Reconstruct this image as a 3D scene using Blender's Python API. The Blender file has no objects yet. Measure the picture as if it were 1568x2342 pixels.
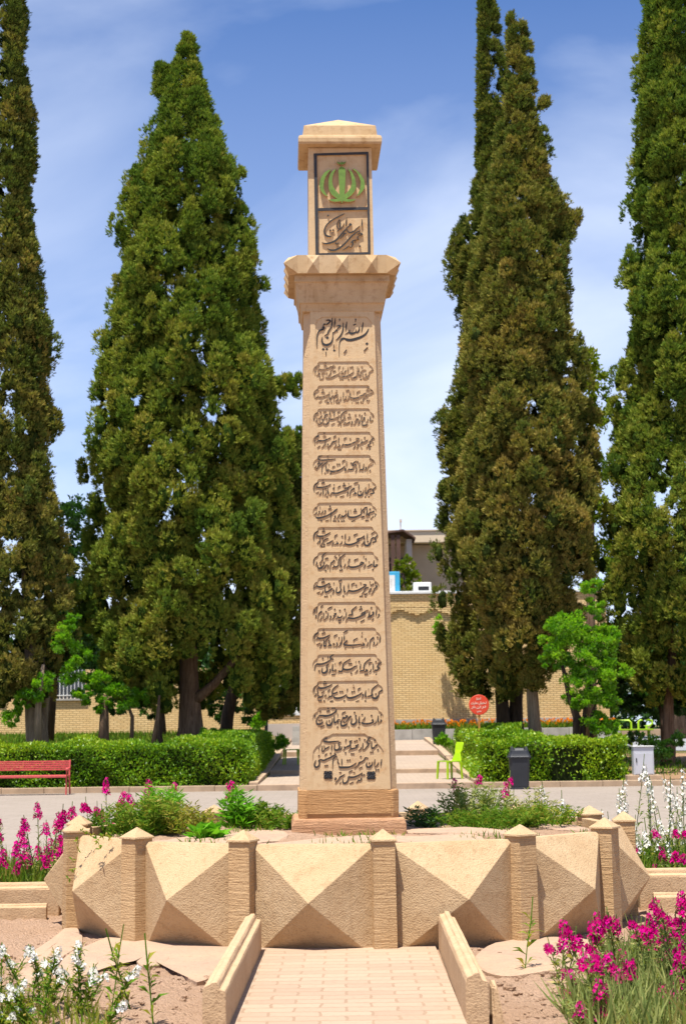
import bpy, bmesh, math, random, unicodedata
import numpy as np
from mathutils import Vector, Matrix
R = math.radians
rng = np.random.default_rng(7)
random.seed(7)
C = bpy.context.scene.collection
scene = bpy.context.scene

# ---------------------------------------------------------------- camera
CAM = Vector((-0.0034, -13.737, 1.4694)); PITCH = 0.127837; ROLL = -0.0126395; FPX = 3837.2
cp, sp_, cr, sr = math.cos(PITCH), math.sin(PITCH), math.cos(ROLL), math.sin(ROLL)
FW = Vector((0, cp, sp_)); _U = Vector((0, -sp_, cp)); _R = Vector((1, 0, 0))
RT = _R * cr + _U * sr; UP = _U * cr - _R * sr
cam_data = bpy.data.cameras.new('camera'); cam = bpy.data.objects.new('camera', cam_data); C.objects.link(cam)
cam_data.sensor_fit = 'VERTICAL'; cam_data.sensor_height = 24.0; cam_data.lens = FPX / 2342 * 24.0
cam_data.clip_end = 3000; cam_data.clip_start = 0.1
cam_data.dof.use_dof = True; cam_data.dof.focus_distance = 12.6; cam_data.dof.aperture_fstop = 3.5
cam.matrix_world = Matrix(((RT.x, UP.x, -FW.x, CAM.x), (RT.y, UP.y, -FW.y, CAM.y), (RT.z, UP.z, -FW.z, CAM.z), (0, 0, 0, 1)))
scene.camera = cam

def ray(u, v):
    return FW + RT * ((u - 784) / FPX) - UP * ((v - 1171) / FPX)
def P(u, v, d):
    r = ray(u, v); return CAM + r * (d / r.y)
def PZ(u, v, z):
    r = ray(u, v); return CAM + r * ((z - CAM.z) / r.z)
def Yd(d): return d + CAM.y

# ---------------------------------------------------------------- light
SUN_EL, SUN_AZ = R(72.5), R(25)          # azimuth: degrees to the left of the camera's back
S = Vector((-math.sin(SUN_AZ) * math.cos(SUN_EL), -math.cos(SUN_AZ) * math.cos(SUN_EL), math.sin(SUN_EL)))
w = bpy.data.worlds.new('World'); scene.world = w; w.use_nodes = True
nt = w.node_tree; N = nt.nodes; L = nt.links
bg = N['Background']; bg.inputs['Strength'].default_value = 0.066
sky = N.new('ShaderNodeTexSky'); sky.sky_type = 'NISHITA'; sky.sun_disc = False
sky.sun_elevation = SUN_EL; sky.sun_rotation = math.atan2(S.x, S.y)
sky.air_density = 1.0; sky.dust_density = 0.6; sky.ozone_density = 1.0; sky.altitude = 1500
tc = N.new('ShaderNodeTexCoord'); mp = N.new('ShaderNodeMapping'); mp.inputs['Scale'].default_value = (1.1, 1.6, 2.6)
mp.inputs['Rotation'].default_value = (0.2, 0.35, 0.3); mp.inputs['Location'].default_value = (0.35, 0.2, 0.1)
nz = N.new('ShaderNodeTexNoise'); nz.inputs['Scale'].default_value = 2.3; nz.inputs['Detail'].default_value = 7; nz.inputs['Roughness'].default_value = 0.5; nz.inputs['Distortion'].default_value = 0.5
rp = N.new('ShaderNodeValToRGB'); rp.color_ramp.elements[0].position = 0.40; rp.color_ramp.elements[1].position = 0.70
rp.color_ramp.elements[0].color = (0, 0, 0, 1); rp.color_ramp.elements[1].color = (0.85, 0.85, 0.85, 1)
sep = N.new('ShaderNodeSeparateXYZ'); mr = N.new('ShaderNodeMapRange')
mr.inputs['From Min'].default_value = 0.42; mr.inputs['From Max'].default_value = 0.02; mr.inputs['To Min'].default_value = 0.0; mr.inputs['To Max'].default_value = 0.5
mx = N.new('ShaderNodeMath'); mx.operation = 'MAXIMUM'
ad = N.new('ShaderNodeMath'); ad.operation = 'ADD'; ad.use_clamp = True
mul = N.new('ShaderNodeMath'); mul.operation = 'MULTIPLY'; mul.inputs[1].default_value = 0.75
tint = N.new('ShaderNodeMix'); tint.data_type = 'RGBA'; tint.blend_type = 'MULTIPLY'; tint.inputs[0].default_value = 1.0
tint.inputs[7].default_value = (0.78, 1.03, 1.42, 1)
cm = N.new('ShaderNodeMix'); cm.data_type = 'RGBA'; cm.inputs[7].default_value = (8.2, 9.0, 10.6, 1)
L.new(tc.outputs['Generated'], mp.inputs['Vector']); L.new(mp.outputs[0], nz.inputs['Vector']); L.new(nz.outputs['Fac'], rp.inputs[0])
L.new(tc.outputs['Generated'], sep.inputs[0]); L.new(sep.outputs['Z'], mr.inputs['Value'])
L.new(rp.outputs[0], mul.inputs[0]); L.new(mul.outputs[0], ad.inputs[0]); L.new(mr.outputs[0], ad.inputs[1])
L.new(sky.outputs[0], tint.inputs[6]); L.new(tint.outputs[2], cm.inputs[6]); L.new(ad.outputs[0], cm.inputs[0])
L.new(cm.outputs[2], bg.inputs['Color'])
sd = bpy.data.lights.new('sun', 'SUN'); sd.energy = 5.0; sd.angle = R(0.5); sd.color = (1.0, 0.955, 0.865)
so = bpy.data.objects.new('sun', sd); C.objects.link(so); so.rotation_euler = (-S).to_track_quat('-Z', 'Y').to_euler()
scene.view_settings.view_transform = 'Standard'; scene.view_settings.look = 'None'
scene.view_settings.exposure = 0.90; scene.view_settings.gamma = 1
scene.cycles.max_bounces = 6; scene.cycles.transparent_max_bounces = 4

# ---------------------------------------------------------------- materials
def newmat(name):
    m = bpy.data.materials.new(name); m.use_nodes = True; t = m.node_tree
    return m, t.nodes, t.links, t.nodes['Principled BSDF']
def rgba(c): return (c[0], c[1], c[2], 1)
def mixc(N, L, fac, a, b, blend='MIX'):
    x = N.new('ShaderNodeMix'); x.data_type = 'RGBA'; x.blend_type = blend
    for s, val in ((0, fac), (6, a), (7, b)):
        if isinstance(val, (int, float)): x.inputs[s].default_value = val
        elif isinstance(val, tuple): x.inputs[s].default_value = rgba(val)
        else: L.new(val, x.inputs[s])
    return x.outputs[2]
def noise(N, L, vec, scale, detail=4, rough=0.55, dist=0):
    n = N.new('ShaderNodeTexNoise'); n.inputs['Scale'].default_value = scale; n.inputs['Detail'].default_value = detail
    n.inputs['Roughness'].default_value = rough; n.inputs['Distortion'].default_value = dist
    L.new(vec, n.inputs['Vector']); return n.outputs['Fac']
def ramp(N, L, fac, p0, p1, c0=(0, 0, 0), c1=(1, 1, 1)):
    r = N.new('ShaderNodeValToRGB'); r.color_ramp.elements[0].position = p0; r.color_ramp.elements[1].position = p1
    r.color_ramp.elements[0].color = rgba(c0); r.color_ramp.elements[1].color = rgba(c1); L.new(fac, r.inputs[0]); return r.outputs[0]
def coords(N, L, scale=(1, 1, 1), rot=(0, 0, 0), kind='pos'):
    if kind == 'pos': s = N.new('ShaderNodeNewGeometry').outputs['Position']
    else: s = N.new('ShaderNodeTexCoord').outputs['Object']
    m = N.new('ShaderNodeMapping'); m.inputs['Scale'].default_value = scale; m.inputs['Rotation'].default_value = rot
    L.new(s, m.inputs['Vector']); return m.outputs[0]
def bump(N, L, b, h, strength, dist=0.01):
    x = N.new('ShaderNodeBump'); x.inputs['Strength'].default_value = strength; x.inputs['Distance'].default_value = dist
    L.new(h, x.inputs['Height']); L.new(x.outputs[0], b.inputs['Normal'])

def stone(name, c1, c2, stain=(0.30, 0.17, 0.08), stain_amt=0.35, bs=0.35, grain=140, chisel=None, bd=0.01, pits=0.25):
    al = {'smooth_pillar_stone': .89, 'pecked_border_stone': .80, 'capital_stone': .84, 'combed_base_stone': .88, 'pink_plinth_stone': .84}.get(name, .80)   # sandstone reflects a third to a half of the light
    c1, c2, stain = (tuple(q * al * f for q, f in zip(c, (1, .975, .92))) for c in (c1, c2, stain))
    m, N, L, b = newmat(name); v = coords(N, L)
    big = noise(N, L, v, 2.2, 6, 0.6, 0.6); fine = noise(N, L, v, grain, 3, 0.6); mid = noise(N, L, v, 17, 6, 0.65)
    col = mixc(N, L, ramp(N, L, big, 0.33, 0.68), c1, c2)
    col = mixc(N, L, mixc(N, L, ramp(N, L, mid, 0.52, 0.75), (0, 0, 0), (stain_amt,) * 3), col, stain)
    vs = coords(N, L, (9, 9, 0.9)); streak = noise(N, L, vs, 1.6, 5, 0.6)
    col = mixc(N, L, mixc(N, L, ramp(N, L, streak, 0.55, 0.8), (0, 0, 0), (stain_amt * 0.7,) * 3), col, stain)
    pit = ramp(N, L, fine, 0.30, 0.42, (1, 1, 1), (0, 0, 0))
    col = mixc(N, L, mixc(N, L, pit, (0, 0, 0), (pits,) * 3), col, tuple(0.55 * x for x in stain))
    L.new(col, b.inputs['Base Color']); b.inputs['Roughness'].default_value = 0.9; b.inputs['Specular IOR Level'].default_value = 0.2
    if chisel:
        vc = coords(N, L, (5, 5, chisel)); ch = noise(N, L, vc, 1.0, 4, 0.7, 0.4)
        a = N.new('ShaderNodeMath'); a.operation = 'MULTIPLY_ADD'; L.new(ch, a.inputs[0]); a.inputs[1].default_value = 2.2; L.new(fine, a.inputs[2])
        bump(N, L, b, a.outputs[0], bs, bd)
    else:
        a = N.new('ShaderNodeMath'); a.operation = 'ADD'; L.new(fine, a.inputs[0]); L.new(mid, a.inputs[1])
        bump(N, L, b, a.outputs[0], bs, bd)
    return m
def flat(name, c, rough=0.6, var=0.25, scale=8, metal=0.0, spec=0.4, bs=0.05):
    m, N, L, b = newmat(name); v = coords(N, L, kind='obj'); n = noise(N, L, v, scale, 6, 0.65)
    col = mixc(N, L, ramp(N, L, n, 0.3, 0.75), tuple(x * (1 - var) for x in c), tuple(min(1, x * (1 + var * 0.5)) for x in c))
    L.new(col, b.inputs['Base Color']); b.inputs['Roughness'].default_value = rough; b.inputs['Metallic'].default_value = metal
    b.inputs['Specular IOR Level'].default_value = spec
    bump(N, L, b, n, bs, 0.01); return m
def leafmat(name, cols, trans=0.3, tmul=(1.3, 1.4, 0.6), gloss=0.0):
    m = bpy.data.materials.new(name); m.use_nodes = True; N, L = m.node_tree.nodes, m.node_tree.links
    N.remove(N['Principled BSDF']); out = N['Material Output']
    at = N.new('ShaderNodeAttribute'); at.attribute_name = 'tint'
    r = N.new('ShaderNodeValToRGB'); e = r.color_ramp.elements
    e[0].position = 0; e[0].color = rgba(cols[0]); e[1].position = 1; e[1].color = rgba(cols[-1])
    for i, c in enumerate(cols[1:-1]):
        q = e.new((i + 1) / (len(cols) - 1)); q.color = rgba(c)
    L.new(at.outputs['Fac'], r.inputs[0])
    d = N.new('ShaderNodeBsdfDiffuse'); t = N.new('ShaderNodeBsdfTranslucent'); x = N.new('ShaderNodeMixShader'); x.inputs[0].default_value = trans
    L.new(r.outputs[0], d.inputs[0]); L.new(mixc(N, L, 1.0, r.outputs[0], tmul, 'MULTIPLY'), t.inputs[0])
    L.new(d.outputs[0], x.inputs[1]); L.new(t.outputs[0], x.inputs[2]); res = x.outputs[0]
    if gloss:
        g = N.new('ShaderNodeBsdfGlossy'); g.inputs['Roughness'].default_value = 0.4; g.inputs[0].default_value = (1, 1, 1, 1)
        y = N.new('ShaderNodeMixShader'); y.inputs[0].default_value = gloss; L.new(res, y.inputs[1]); L.new(g.outputs[0], y.inputs[2]); res = y.outputs[0]
    L.new(res, out.inputs[0]); return m

SAND = (0.60, 0.385, 0.205); SAND2 = (0.53, 0.325, 0.165)
M_ring = stone('ring_stone', (0.61, 0.445, 0.275), (0.53, 0.36, 0.205), bs=0.6, grain=95, pits=0.5, bd=0.014, stain_amt=0.45)
M_post = stone('chiselled_post_stone', (0.60, 0.41, 0.235), (0.54, 0.35, 0.185), bs=0.7, grain=90, chisel=60, bd=0.014, pits=0.3)
M_shaft = stone('smooth_pillar_stone', (0.60, 0.45, 0.285), (0.56, 0.405, 0.24), bs=0.25, grain=150, stain=(0.42, 0.24, 0.11), stain_amt=0.7, pits=0.2)
M_rough = stone('pecked_border_stone', (0.66, 0.485, 0.31), (0.60, 0.42, 0.25), bs=0.6, grain=85, bd=0.014, pits=0.25, stain_amt=.2)
M_base = stone('combed_base_stone', (0.56, 0.33, 0.16), (0.49, 0.27, 0.12), bs=0.8, grain=110, chisel=70, bd=0.014)
M_cap = stone('capital_stone', (0.58, 0.43, 0.27), (0.50, 0.345, 0.19), bs=0.25, stain=(0.28, 0.15, 0.06), stain_amt=0.7, pits=0.2)
M_kerb = stone('kerb_stone', (0.62, 0.44, 0.28), (0.55, 0.37, 0.22), bs=0.5, grain=80, pits=0.35, bd=0.012)
M_slab = stone('pink_slab_stone', (0.53, 0.365, 0.255), (0.44, 0.31, 0.235), bs=0.6, grain=60, stain=(0.36, 0.25, 0.18), stain_amt=0.6, pits=0.3, bd=.02)
M_plinth = stone('pink_plinth_stone', (0.56, 0.33, 0.20), (0.49, 0.26, 0.14), bs=0.8, grain=110, chisel=60, bd=0.014)
M_green_paint = flat('green_paint', (0.12, 0.22, 0.03), 0.7, 0.35, 30)
M_frame = flat('black_frame_paint', (0.028, 0.028, 0.032), 0.6, 0.4, 20)
M_rosette = flat('black_rosette_paint', (0.02, 0.02, 0.022), 0.5, 0.3, 40)
def paint_on_stone():
    m, N, L, b = newmat('worn_letter_paint'); v = coords(N, L); n = noise(N, L, v, 60, 5, 0.7); g = noise(N, L, v, 3.0, 3, 0.5)
    z = N.new('ShaderNodeSeparateXYZ'); L.new(N.new('ShaderNodeNewGeometry').outputs['Position'], z.inputs[0])
    k = N.new('ShaderNodeMapRange'); k.inputs['From Min'].default_value = 3.0; k.inputs['From Max'].default_value = 4.25; k.inputs['To Min'].default_value = 0.0; k.inputs['To Max'].default_value = 0.16
    L.new(z.outputs['Z'], k.inputs['Value'])
    a = N.new('ShaderNodeMath'); a.operation = 'ADD'; L.new(n, a.inputs[0]); L.new(k.outputs[0], a.inputs[1])
    col = mixc(N, L, ramp(N, L, a.outputs[0], 0.58, 0.72), (0.022, 0.020, 0.018), (0.26, 0.16, 0.08))
    L.new(col, b.inputs['Base Color']); b.inputs['Roughness'].default_value = 0.7; return m
M_letter = paint_on_stone()
M_letterpaint = flat('letter_paint', (0.022, 0.021, 0.02), 0.6, 0.4, 30)

def soil_mat(name, c1, c2, c3, bs=0.9):
    m, N, L, b = newmat(name); v = coords(N, L)
    big = noise(N, L, v, 0.9, 6, 0.6, 0.5); mid = noise(N, L, v, 22, 6, 0.7); fine = noise(N, L, v, 95, 4, 0.7)
    vo = N.new('ShaderNodeTexVoronoi'); vo.inputs['Scale'].default_value = 55; L.new(v, vo.inputs['Vector'])
    col = mixc(N, L, ramp(N, L, big, 0.35, 0.65), c1, c2); col = mixc(N, L, ramp(N, L, mid, 0.5, 0.78), col, c3)
    col = mixc(N, L, mixc(N, L, ramp(N, L, fine, 0.55, 0.7), (0, 0, 0), (0.5,) * 3), col, tuple(0.5 * x for x in c3))
    L.new(col, b.inputs['Base Color']); b.inputs['Roughness'].default_value = 1; b.inputs['Specular IOR Level'].default_value = 0.1
    a = N.new('ShaderNodeMath'); a.operation = 'ADD'; L.new(fine, a.inputs[0]); L.new(mid, a.inputs[1])
    a2 = N.new('ShaderNodeMath'); a2.operation = 'SUBTRACT'; L.new(a.outputs[0], a2.inputs[0]); L.new(vo.outputs['Distance'], a2.inputs[1])
    bump(N, L, b, a2.outputs[0], bs, 0.03); return m
M_soil = soil_mat('dusty_soil', (0.52, 0.345, 0.235), (0.47, 0.30, 0.195), (0.35, 0.215, 0.13))
M_lawn = soil_mat('lawn_ground', (0.10, 0.12, 0.03), (0.22, 0.16, 0.08), (0.05, 0.07, 0.015))
M_dirt = soil_mat('shaded_dirt', (0.40, 0.25, 0.14), (0.34, 0.21, 0.12), (0.22, 0.13, 0.07))

def brick_mat(name, c1, c2, mortar, bw, bh, ms, axis, wear=None, bs=0.5, rough_edge=0.0, offset=0.5):
    m, N, L, b = newmat(name)
    g = N.new('ShaderNodeNewGeometry').outputs['Position']; s = N.new('ShaderNodeSeparateXYZ'); L.new(g, s.inputs[0]); cb = N.new('ShaderNodeCombineXYZ')
    if axis == 'xz': L.new(s.outputs['X'], cb.inputs['X']); L.new(s.outputs['Z'], cb.inputs['Y'])
    elif axis == 'yz': L.new(s.outputs['Y'], cb.inputs['X']); L.new(s.outputs['Z'], cb.inputs['Y'])
    else: L.new(s.outputs['X'], cb.inputs['X']); L.new(s.outputs['Y'], cb.inputs['Y'])
    v = coords(N, L); big = noise(N, L, v, 0.35, 6, 0.65, 0.5); fine = noise(N, L, v, 28, 6, 0.7)
    vec = cb.outputs[0]
    if rough_edge:
        nzc = N.new('ShaderNodeTexNoise'); nzc.inputs['Scale'].default_value = 9; L.new(v, nzc.inputs['Vector'])
        vm = N.new('ShaderNodeVectorMath'); vm.operation = 'SCALE'; vm.inputs['Scale'].default_value = rough_edge; L.new(nzc.outputs['Color'], vm.inputs[0])
        va = N.new('ShaderNodeVectorMath'); va.operation = 'ADD'; L.new(vec, va.inputs[0]); L.new(vm.outputs[0], va.inputs[1]); vec = va.outputs[0]
    bt = N.new('ShaderNodeTexBrick'); L.new(vec, bt.inputs['Vector']); bt.inputs['Scale'].default_value = 1
    bt.inputs['Brick Width'].default_value = bw; bt.inputs['Row Height'].default_value = bh; bt.inputs['Mortar Size'].default_value = ms; bt.offset = offset
    bt.inputs['Mortar Smooth'].default_value = 0.25; bt.inputs['Bias'].default_value = 0.0
    bt.inputs['Color1'].default_value = rgba(c1); bt.inputs['Color2'].default_value = rgba(c2); bt.inputs['Mortar'].default_value = rgba(mortar)
    col = mixc(N, L, mixc(N, L, ramp(N, L, big, 0.45, 0.7), (0, 0, 0), (0.55,) * 3), bt.outputs['Color'], wear or tuple(0.7 * x for x in c1))
    col = mixc(N, L, mixc(N, L, ramp(N, L, fine, 0.5, 0.8), (0, 0, 0), (0.4,) * 3), col, tuple(0.55 * x for x in c2))
    L.new(col, b.inputs['Base Color']); b.inputs['Roughness'].default_value = 0.95; b.inputs['Specular IOR Level'].default_value = 0.15
    a = N.new('ShaderNodeMath'); a.operation = 'MULTIPLY_ADD'; L.new(fine, a.inputs[0]); a.inputs[1].default_value = 0.4
    iv = N.new('ShaderNodeMath'); iv.operation = 'SUBTRACT'; iv.inputs[0].default_value = 1; L.new(bt.outputs['Fac'], iv.inputs[1]); L.new(iv.outputs[0], a.inputs[2])
    bump(N, L, b, a.outputs[0], bs, 0.012); return m
M_brick = brick_mat('yellow_brick', (0.74, 0.54, 0.27), (0.64, 0.44, 0.20), (0.30, 0.19, 0.09), 0.27, 0.080, 0.013, 'xz', wear=(0.66, 0.44, 0.20))
M_path = brick_mat('brick_path', (0.385, 0.275, 0.195), (0.335, 0.235, 0.165), (0.285, 0.195, 0.13), 0.27, 0.135, 0.008, 'xy', wear=(0.40, 0.285, 0.19), bs=0.45, rough_edge=0.035)
M_plaza = brick_mat('plaza_pavers', (0.265, 0.22, 0.185), (0.24, 0.20, 0.165), (0.21, 0.17, 0.14), 0.4, 0.4, 0.01, 'xy', wear=(0.285, 0.235, 0.195), bs=0.1)
M_walk = brick_mat('walkway_pavers', (0.36, 0.28, 0.215), (0.325, 0.25, 0.19), (0.27, 0.205, 0.155), 0.3, 0.3, 0.01, 'xy', bs=0.15)
M_step = flat('step_stone', (0.42, 0.29, 0.19), 0.9, 0.35, 3)
M_plazakerb = flat('pale_kerb_stone', (0.40, 0.28, 0.18), 0.9, 0.3, 3)
M_concrete = flat('grey_concrete', (0.38, 0.35, 0.31), 0.9, 0.3, 2.5)
M_asphalt = flat('grey_road', (0.24, 0.24, 0.25), 0.9, 0.3, 1.5)
M_bark = None
def bark_mat(name, c1, c2):
    m, N, L, b = newmat(name); v = coords(N, L, (14, 14, 1.3)); n = noise(N, L, v, 1.2, 6, 0.7, 0.4)
    L.new(mixc(N, L, ramp(N, L, n, 0.35, 0.65), c2, c1), b.inputs['Base Color']); b.inputs['Roughness'].default_value = 1; b.inputs['Specular IOR Level'].default_value = 0.1
    bump(N, L, b, n, 1.0, 0.05); return m
M_bark = bark_mat('cypress_bark', (0.24, 0.155, 0.10), (0.09, 0.055, 0.035))
M_barkpale = bark_mat('pale_bark', (0.34, 0.25, 0.17), (0.16, 0.11, 0.07))
M_barkdark = bark_mat('dark_bark', (0.09, 0.06, 0.04), (0.035, 0.025, 0.018))
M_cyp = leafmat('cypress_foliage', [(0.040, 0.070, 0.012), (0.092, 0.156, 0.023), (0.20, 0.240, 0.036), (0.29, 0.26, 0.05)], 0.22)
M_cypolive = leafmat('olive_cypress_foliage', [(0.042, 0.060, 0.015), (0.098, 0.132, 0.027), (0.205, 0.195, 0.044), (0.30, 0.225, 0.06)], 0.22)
M_leaf = leafmat('bright_leaves', [(0.06, 0.18, 0.008), (0.14, 0.33, 0.012), (0.26, 0.44, 0.02)], 0.42, gloss=0.03)
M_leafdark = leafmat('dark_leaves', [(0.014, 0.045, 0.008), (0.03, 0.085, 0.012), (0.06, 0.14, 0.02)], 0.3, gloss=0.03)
M_leafyel = leafmat('yellow_green_leaves', [(0.09, 0.15, 0.015), (0.20, 0.24, 0.02), (0.32, 0.28, 0.03)], 0.35)
M_hedge = leafmat('hedge_leaves', [(0.05, 0.13, 0.006), (0.13, 0.27, 0.010), (0.30, 0.38, 0.015)], 0.3, gloss=0.02)
M_weed = leafmat('weed_leaves', [(0.05, 0.11, 0.012), (0.10, 0.20, 0.02), (0.24, 0.24, 0.035), (0.33, 0.24, 0.08)], 0.35)
M_bright = leafmat('fresh_plant_leaves', [(0.06, 0.20, 0.012), (0.12, 0.32, 0.02), (0.22, 0.42, 0.04)], 0.35)
M_grey = leafmat('stock_leaves', [(0.10, 0.15, 0.04), (0.17, 0.22, 0.065), (0.28, 0.30, 0.10), (0.40, 0.34, 0.13)], 0.3)
M_mag = leafmat('magenta_petals', [(0.24, 0.001, 0.055), (0.46, 0.002, 0.13), (0.58, 0.012, 0.27)], 0.25, (1.2, 1.0, 1.2))
M_white = leafmat('white_petals', [(0.55, 0.52, 0.40), (0.76, 0.74, 0.68), (0.80, 0.76, 0.76)], 0.25, (1, 1, 1))
M_orange = leafmat('orange_petals', [(0.70, 0.12, 0.01), (0.75, 0.25, 0.01), (0.80, 0.38, 0.02)], 0.3, (1.1, 1, 1))
M_hedgecore = flat('hedge_core_dark', (0.022, 0.03, 0.008), 1.0, 0.5, 6, spec=0.05)  # dark fill colour of the added box inside the hedges
M_black = flat('black_plastic', (0.022, 0.023, 0.027), 0.45, 0.3, 4)
M_lime = flat('lime_plastic', (0.33, 0.52, 0.008), 0.4, 0.1, 5)
M_limemetal = flat('lime_painted_metal', (0.30, 0.48, 0.015), 0.45, 0.15, 5)
M_red = flat('faded_red_paint', (0.50, 0.075, 0.07), 0.6, 0.3, 14)
M_sign = flat('red_sign_paint', (0.58, 0.045, 0.012), 0.5, 0.1, 6)
M_signwhite = flat('sign_white_paint', (0.75, 0.55, 0.42), 0.6, 0.2, 10)
M_rust = flat('orange_rust_paint', (0.45, 0.19, 0.04), 0.7, 0.3, 20)
M_box = flat('grey_cabinet_paint', (0.44, 0.44, 0.47), 0.5, 0.12, 3)
M_whitep = flat('white_paint', (0.68, 0.68, 0.66), 0.6, 0.15, 6)
M_blue = flat('blue_paint', (0.05, 0.36, 0.60), 0.5, 0.15, 6)
M_bwall = flat('beige_render', (0.66, 0.52, 0.36), 0.9, 0.12, 0.5)
M_warmwall = flat('warm_beige_render', (0.50, 0.38, 0.26), 0.9, 0.15, 0.6)
M_bgrey = flat('grey_render', (0.46, 0.39, 0.34), 0.9, 0.15, 0.6)
M_brown = flat('brown_timber', (0.10, 0.05, 0.035), 0.8, 0.3, 2)
M_glass = flat('dark_glass', (0.05, 0.06, 0.075), 0.15, 0.2, 2)
M_dead = flat('dead_wood', (0.30, 0.20, 0.13), 1, 0.3, 20)
M_stem = flat('green_stem', (0.12, 0.17, 0.04), 0.8, 0.3, 20)

# ---------------------------------------------------------------- builders
class MB:
    def __init__(s): s.v = []; s.f = []; s.m = []
    def add(s, vs, fs, mi=0):
        o = len(s.v); s.v += [tuple(x) for x in vs]; s.f += [tuple(i + o for i in f) for f in fs]; s.m += [mi] * len(fs); return s
    def box(s, x0, x1, y0, y1, z0, z1, mi=0):
        return s.hexa([(x0, y0), (x1, y0), (x1, y1), (x0, y1)], z0, [(x0, y0), (x1, y0), (x1, y1), (x0, y1)], z1, mi)
    def hexa(s, a, z0, b, z1, mi=0):
        n = len(a); vs = [(x, y, z0) for x, y in a] + [(x, y, z1) for x, y in b]
        return s.add(vs, [tuple(range(n))[::-1], tuple(range(n, 2 * n))] + [(i, (i + 1) % n, n + (i + 1) % n, n + i) for i in range(n)], mi)
    def loft(s, rings, cap0=True, cap1=True, mi=0):
        n = len(rings[0]); vs = [p for r in rings for p in r]; fs = []
        for k in range(len(rings) - 1):
            fs += [(k * n + i, k * n + (i + 1) % n, (k + 1) * n + (i + 1) % n, (k + 1) * n + i) for i in range(n)]
        if cap0: fs.append(tuple(range(n))[::-1])
        if cap1: fs.append(tuple(range((len(rings) - 1) * n, len(rings) * n)))
        return s.add(vs, fs, mi)
    def tube(s, pts, rad, n=8, mi=0):
        pts = [Vector(p) for p in pts]; rad = rad if isinstance(rad, (list, tuple)) else [rad] * len(pts); rings = []
        up = Vector((0, 0, 1)) if abs((pts[-1] - pts[0]).normalized().z) < 0.9 else Vector((1, 0, 0))
        for i, p in enumerate(pts):
            t = (pts[min(i + 1, len(pts) - 1)] - pts[max(i - 1, 0)]).normalized()
            a = t.cross(up).normalized(); b = t.cross(a).normalized()
            rings.append([p + (a * math.cos(q * 2 * math.pi / n) + b * math.sin(q * 2 * math.pi / n)) * rad[i] for q in range(n)])
        return s.loft(rings, mi=mi)
    def ball(s, c, r, sc=(1, 1, 1), n=10, mi=0):
        rings = []
        for k in range(1, n // 2 + 2):
            t = math.pi * (k - 0.5) / (n // 2 + 1); 
            rings.append([(c[0] + r * sc[0] * math.sin(t) * math.cos(q * 2 * math.pi / n), c[1] + r * sc[1] * math.sin(t) * math.sin(q * 2 * math.pi / n), c[2] - r * sc[2] * math.cos(t)) for q in range(n)])
        return s.loft(rings, mi=mi)
    def build(s, name, mats, parent=None, smooth=False, bevel=0, loc=None, segs=2, jitter=0):
        me = bpy.data.meshes.new(name); me.from_pydata(s.v, [], s.f)
        for m in (mats if isinstance(mats, (list, tuple)) else [mats]): me.materials.append(m)
        me.polygons.foreach_set('material_index', s.m); me.update()
        bm = bmesh.new(); bm.from_mesh(me); bmesh.ops.recalc_face_normals(bm, faces=bm.faces)
        if bevel:
            ed = [e for e in bm.edges if len(e.link_faces) == 2 and e.calc_face_angle(0) > R(22)]
            bmesh.ops.bevel(bm, geom=ed, offset=bevel, segments=segs, affect='EDGES', profile=0.6, clamp_overlap=True)
        if jitter:
            for q in bm.verts: q.co += Vector((random.uniform(-1, 1), random.uniform(-1, 1), random.uniform(-1, 1))) * jitter
        bm.to_mesh(me); bm.free()
        if smooth: me.polygons.foreach_set('use_smooth', [True] * len(me.polygons))
        o = bpy.data.objects.new(name, me); C.objects.link(o)
        if parent: o.parent = parent
        if loc: o.location = loc
        return o
def tag(o, label=None, cat=None, group=None, kind=None):
    if label: o['label'] = label
    if cat: o['category'] = cat
    if group: o['group'] = group
    if kind: o['kind'] = kind
    return o
def empty(name, loc, label, cat, group=None, rz=0):
    o = bpy.data.objects.new(name, None); C.objects.link(o); o.location = loc; o.rotation_euler.z = rz; o.empty_display_size = 0.2
    return tag(o, label, cat, group)
def copy_tree(o, parent=None):
    c = o.copy(); C.objects.link(c); c.parent = parent
    for ch in list(o.children): copy_tree(ch, c)
    return c
def struct(o): o['kind'] = 'structure'; return o

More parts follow.
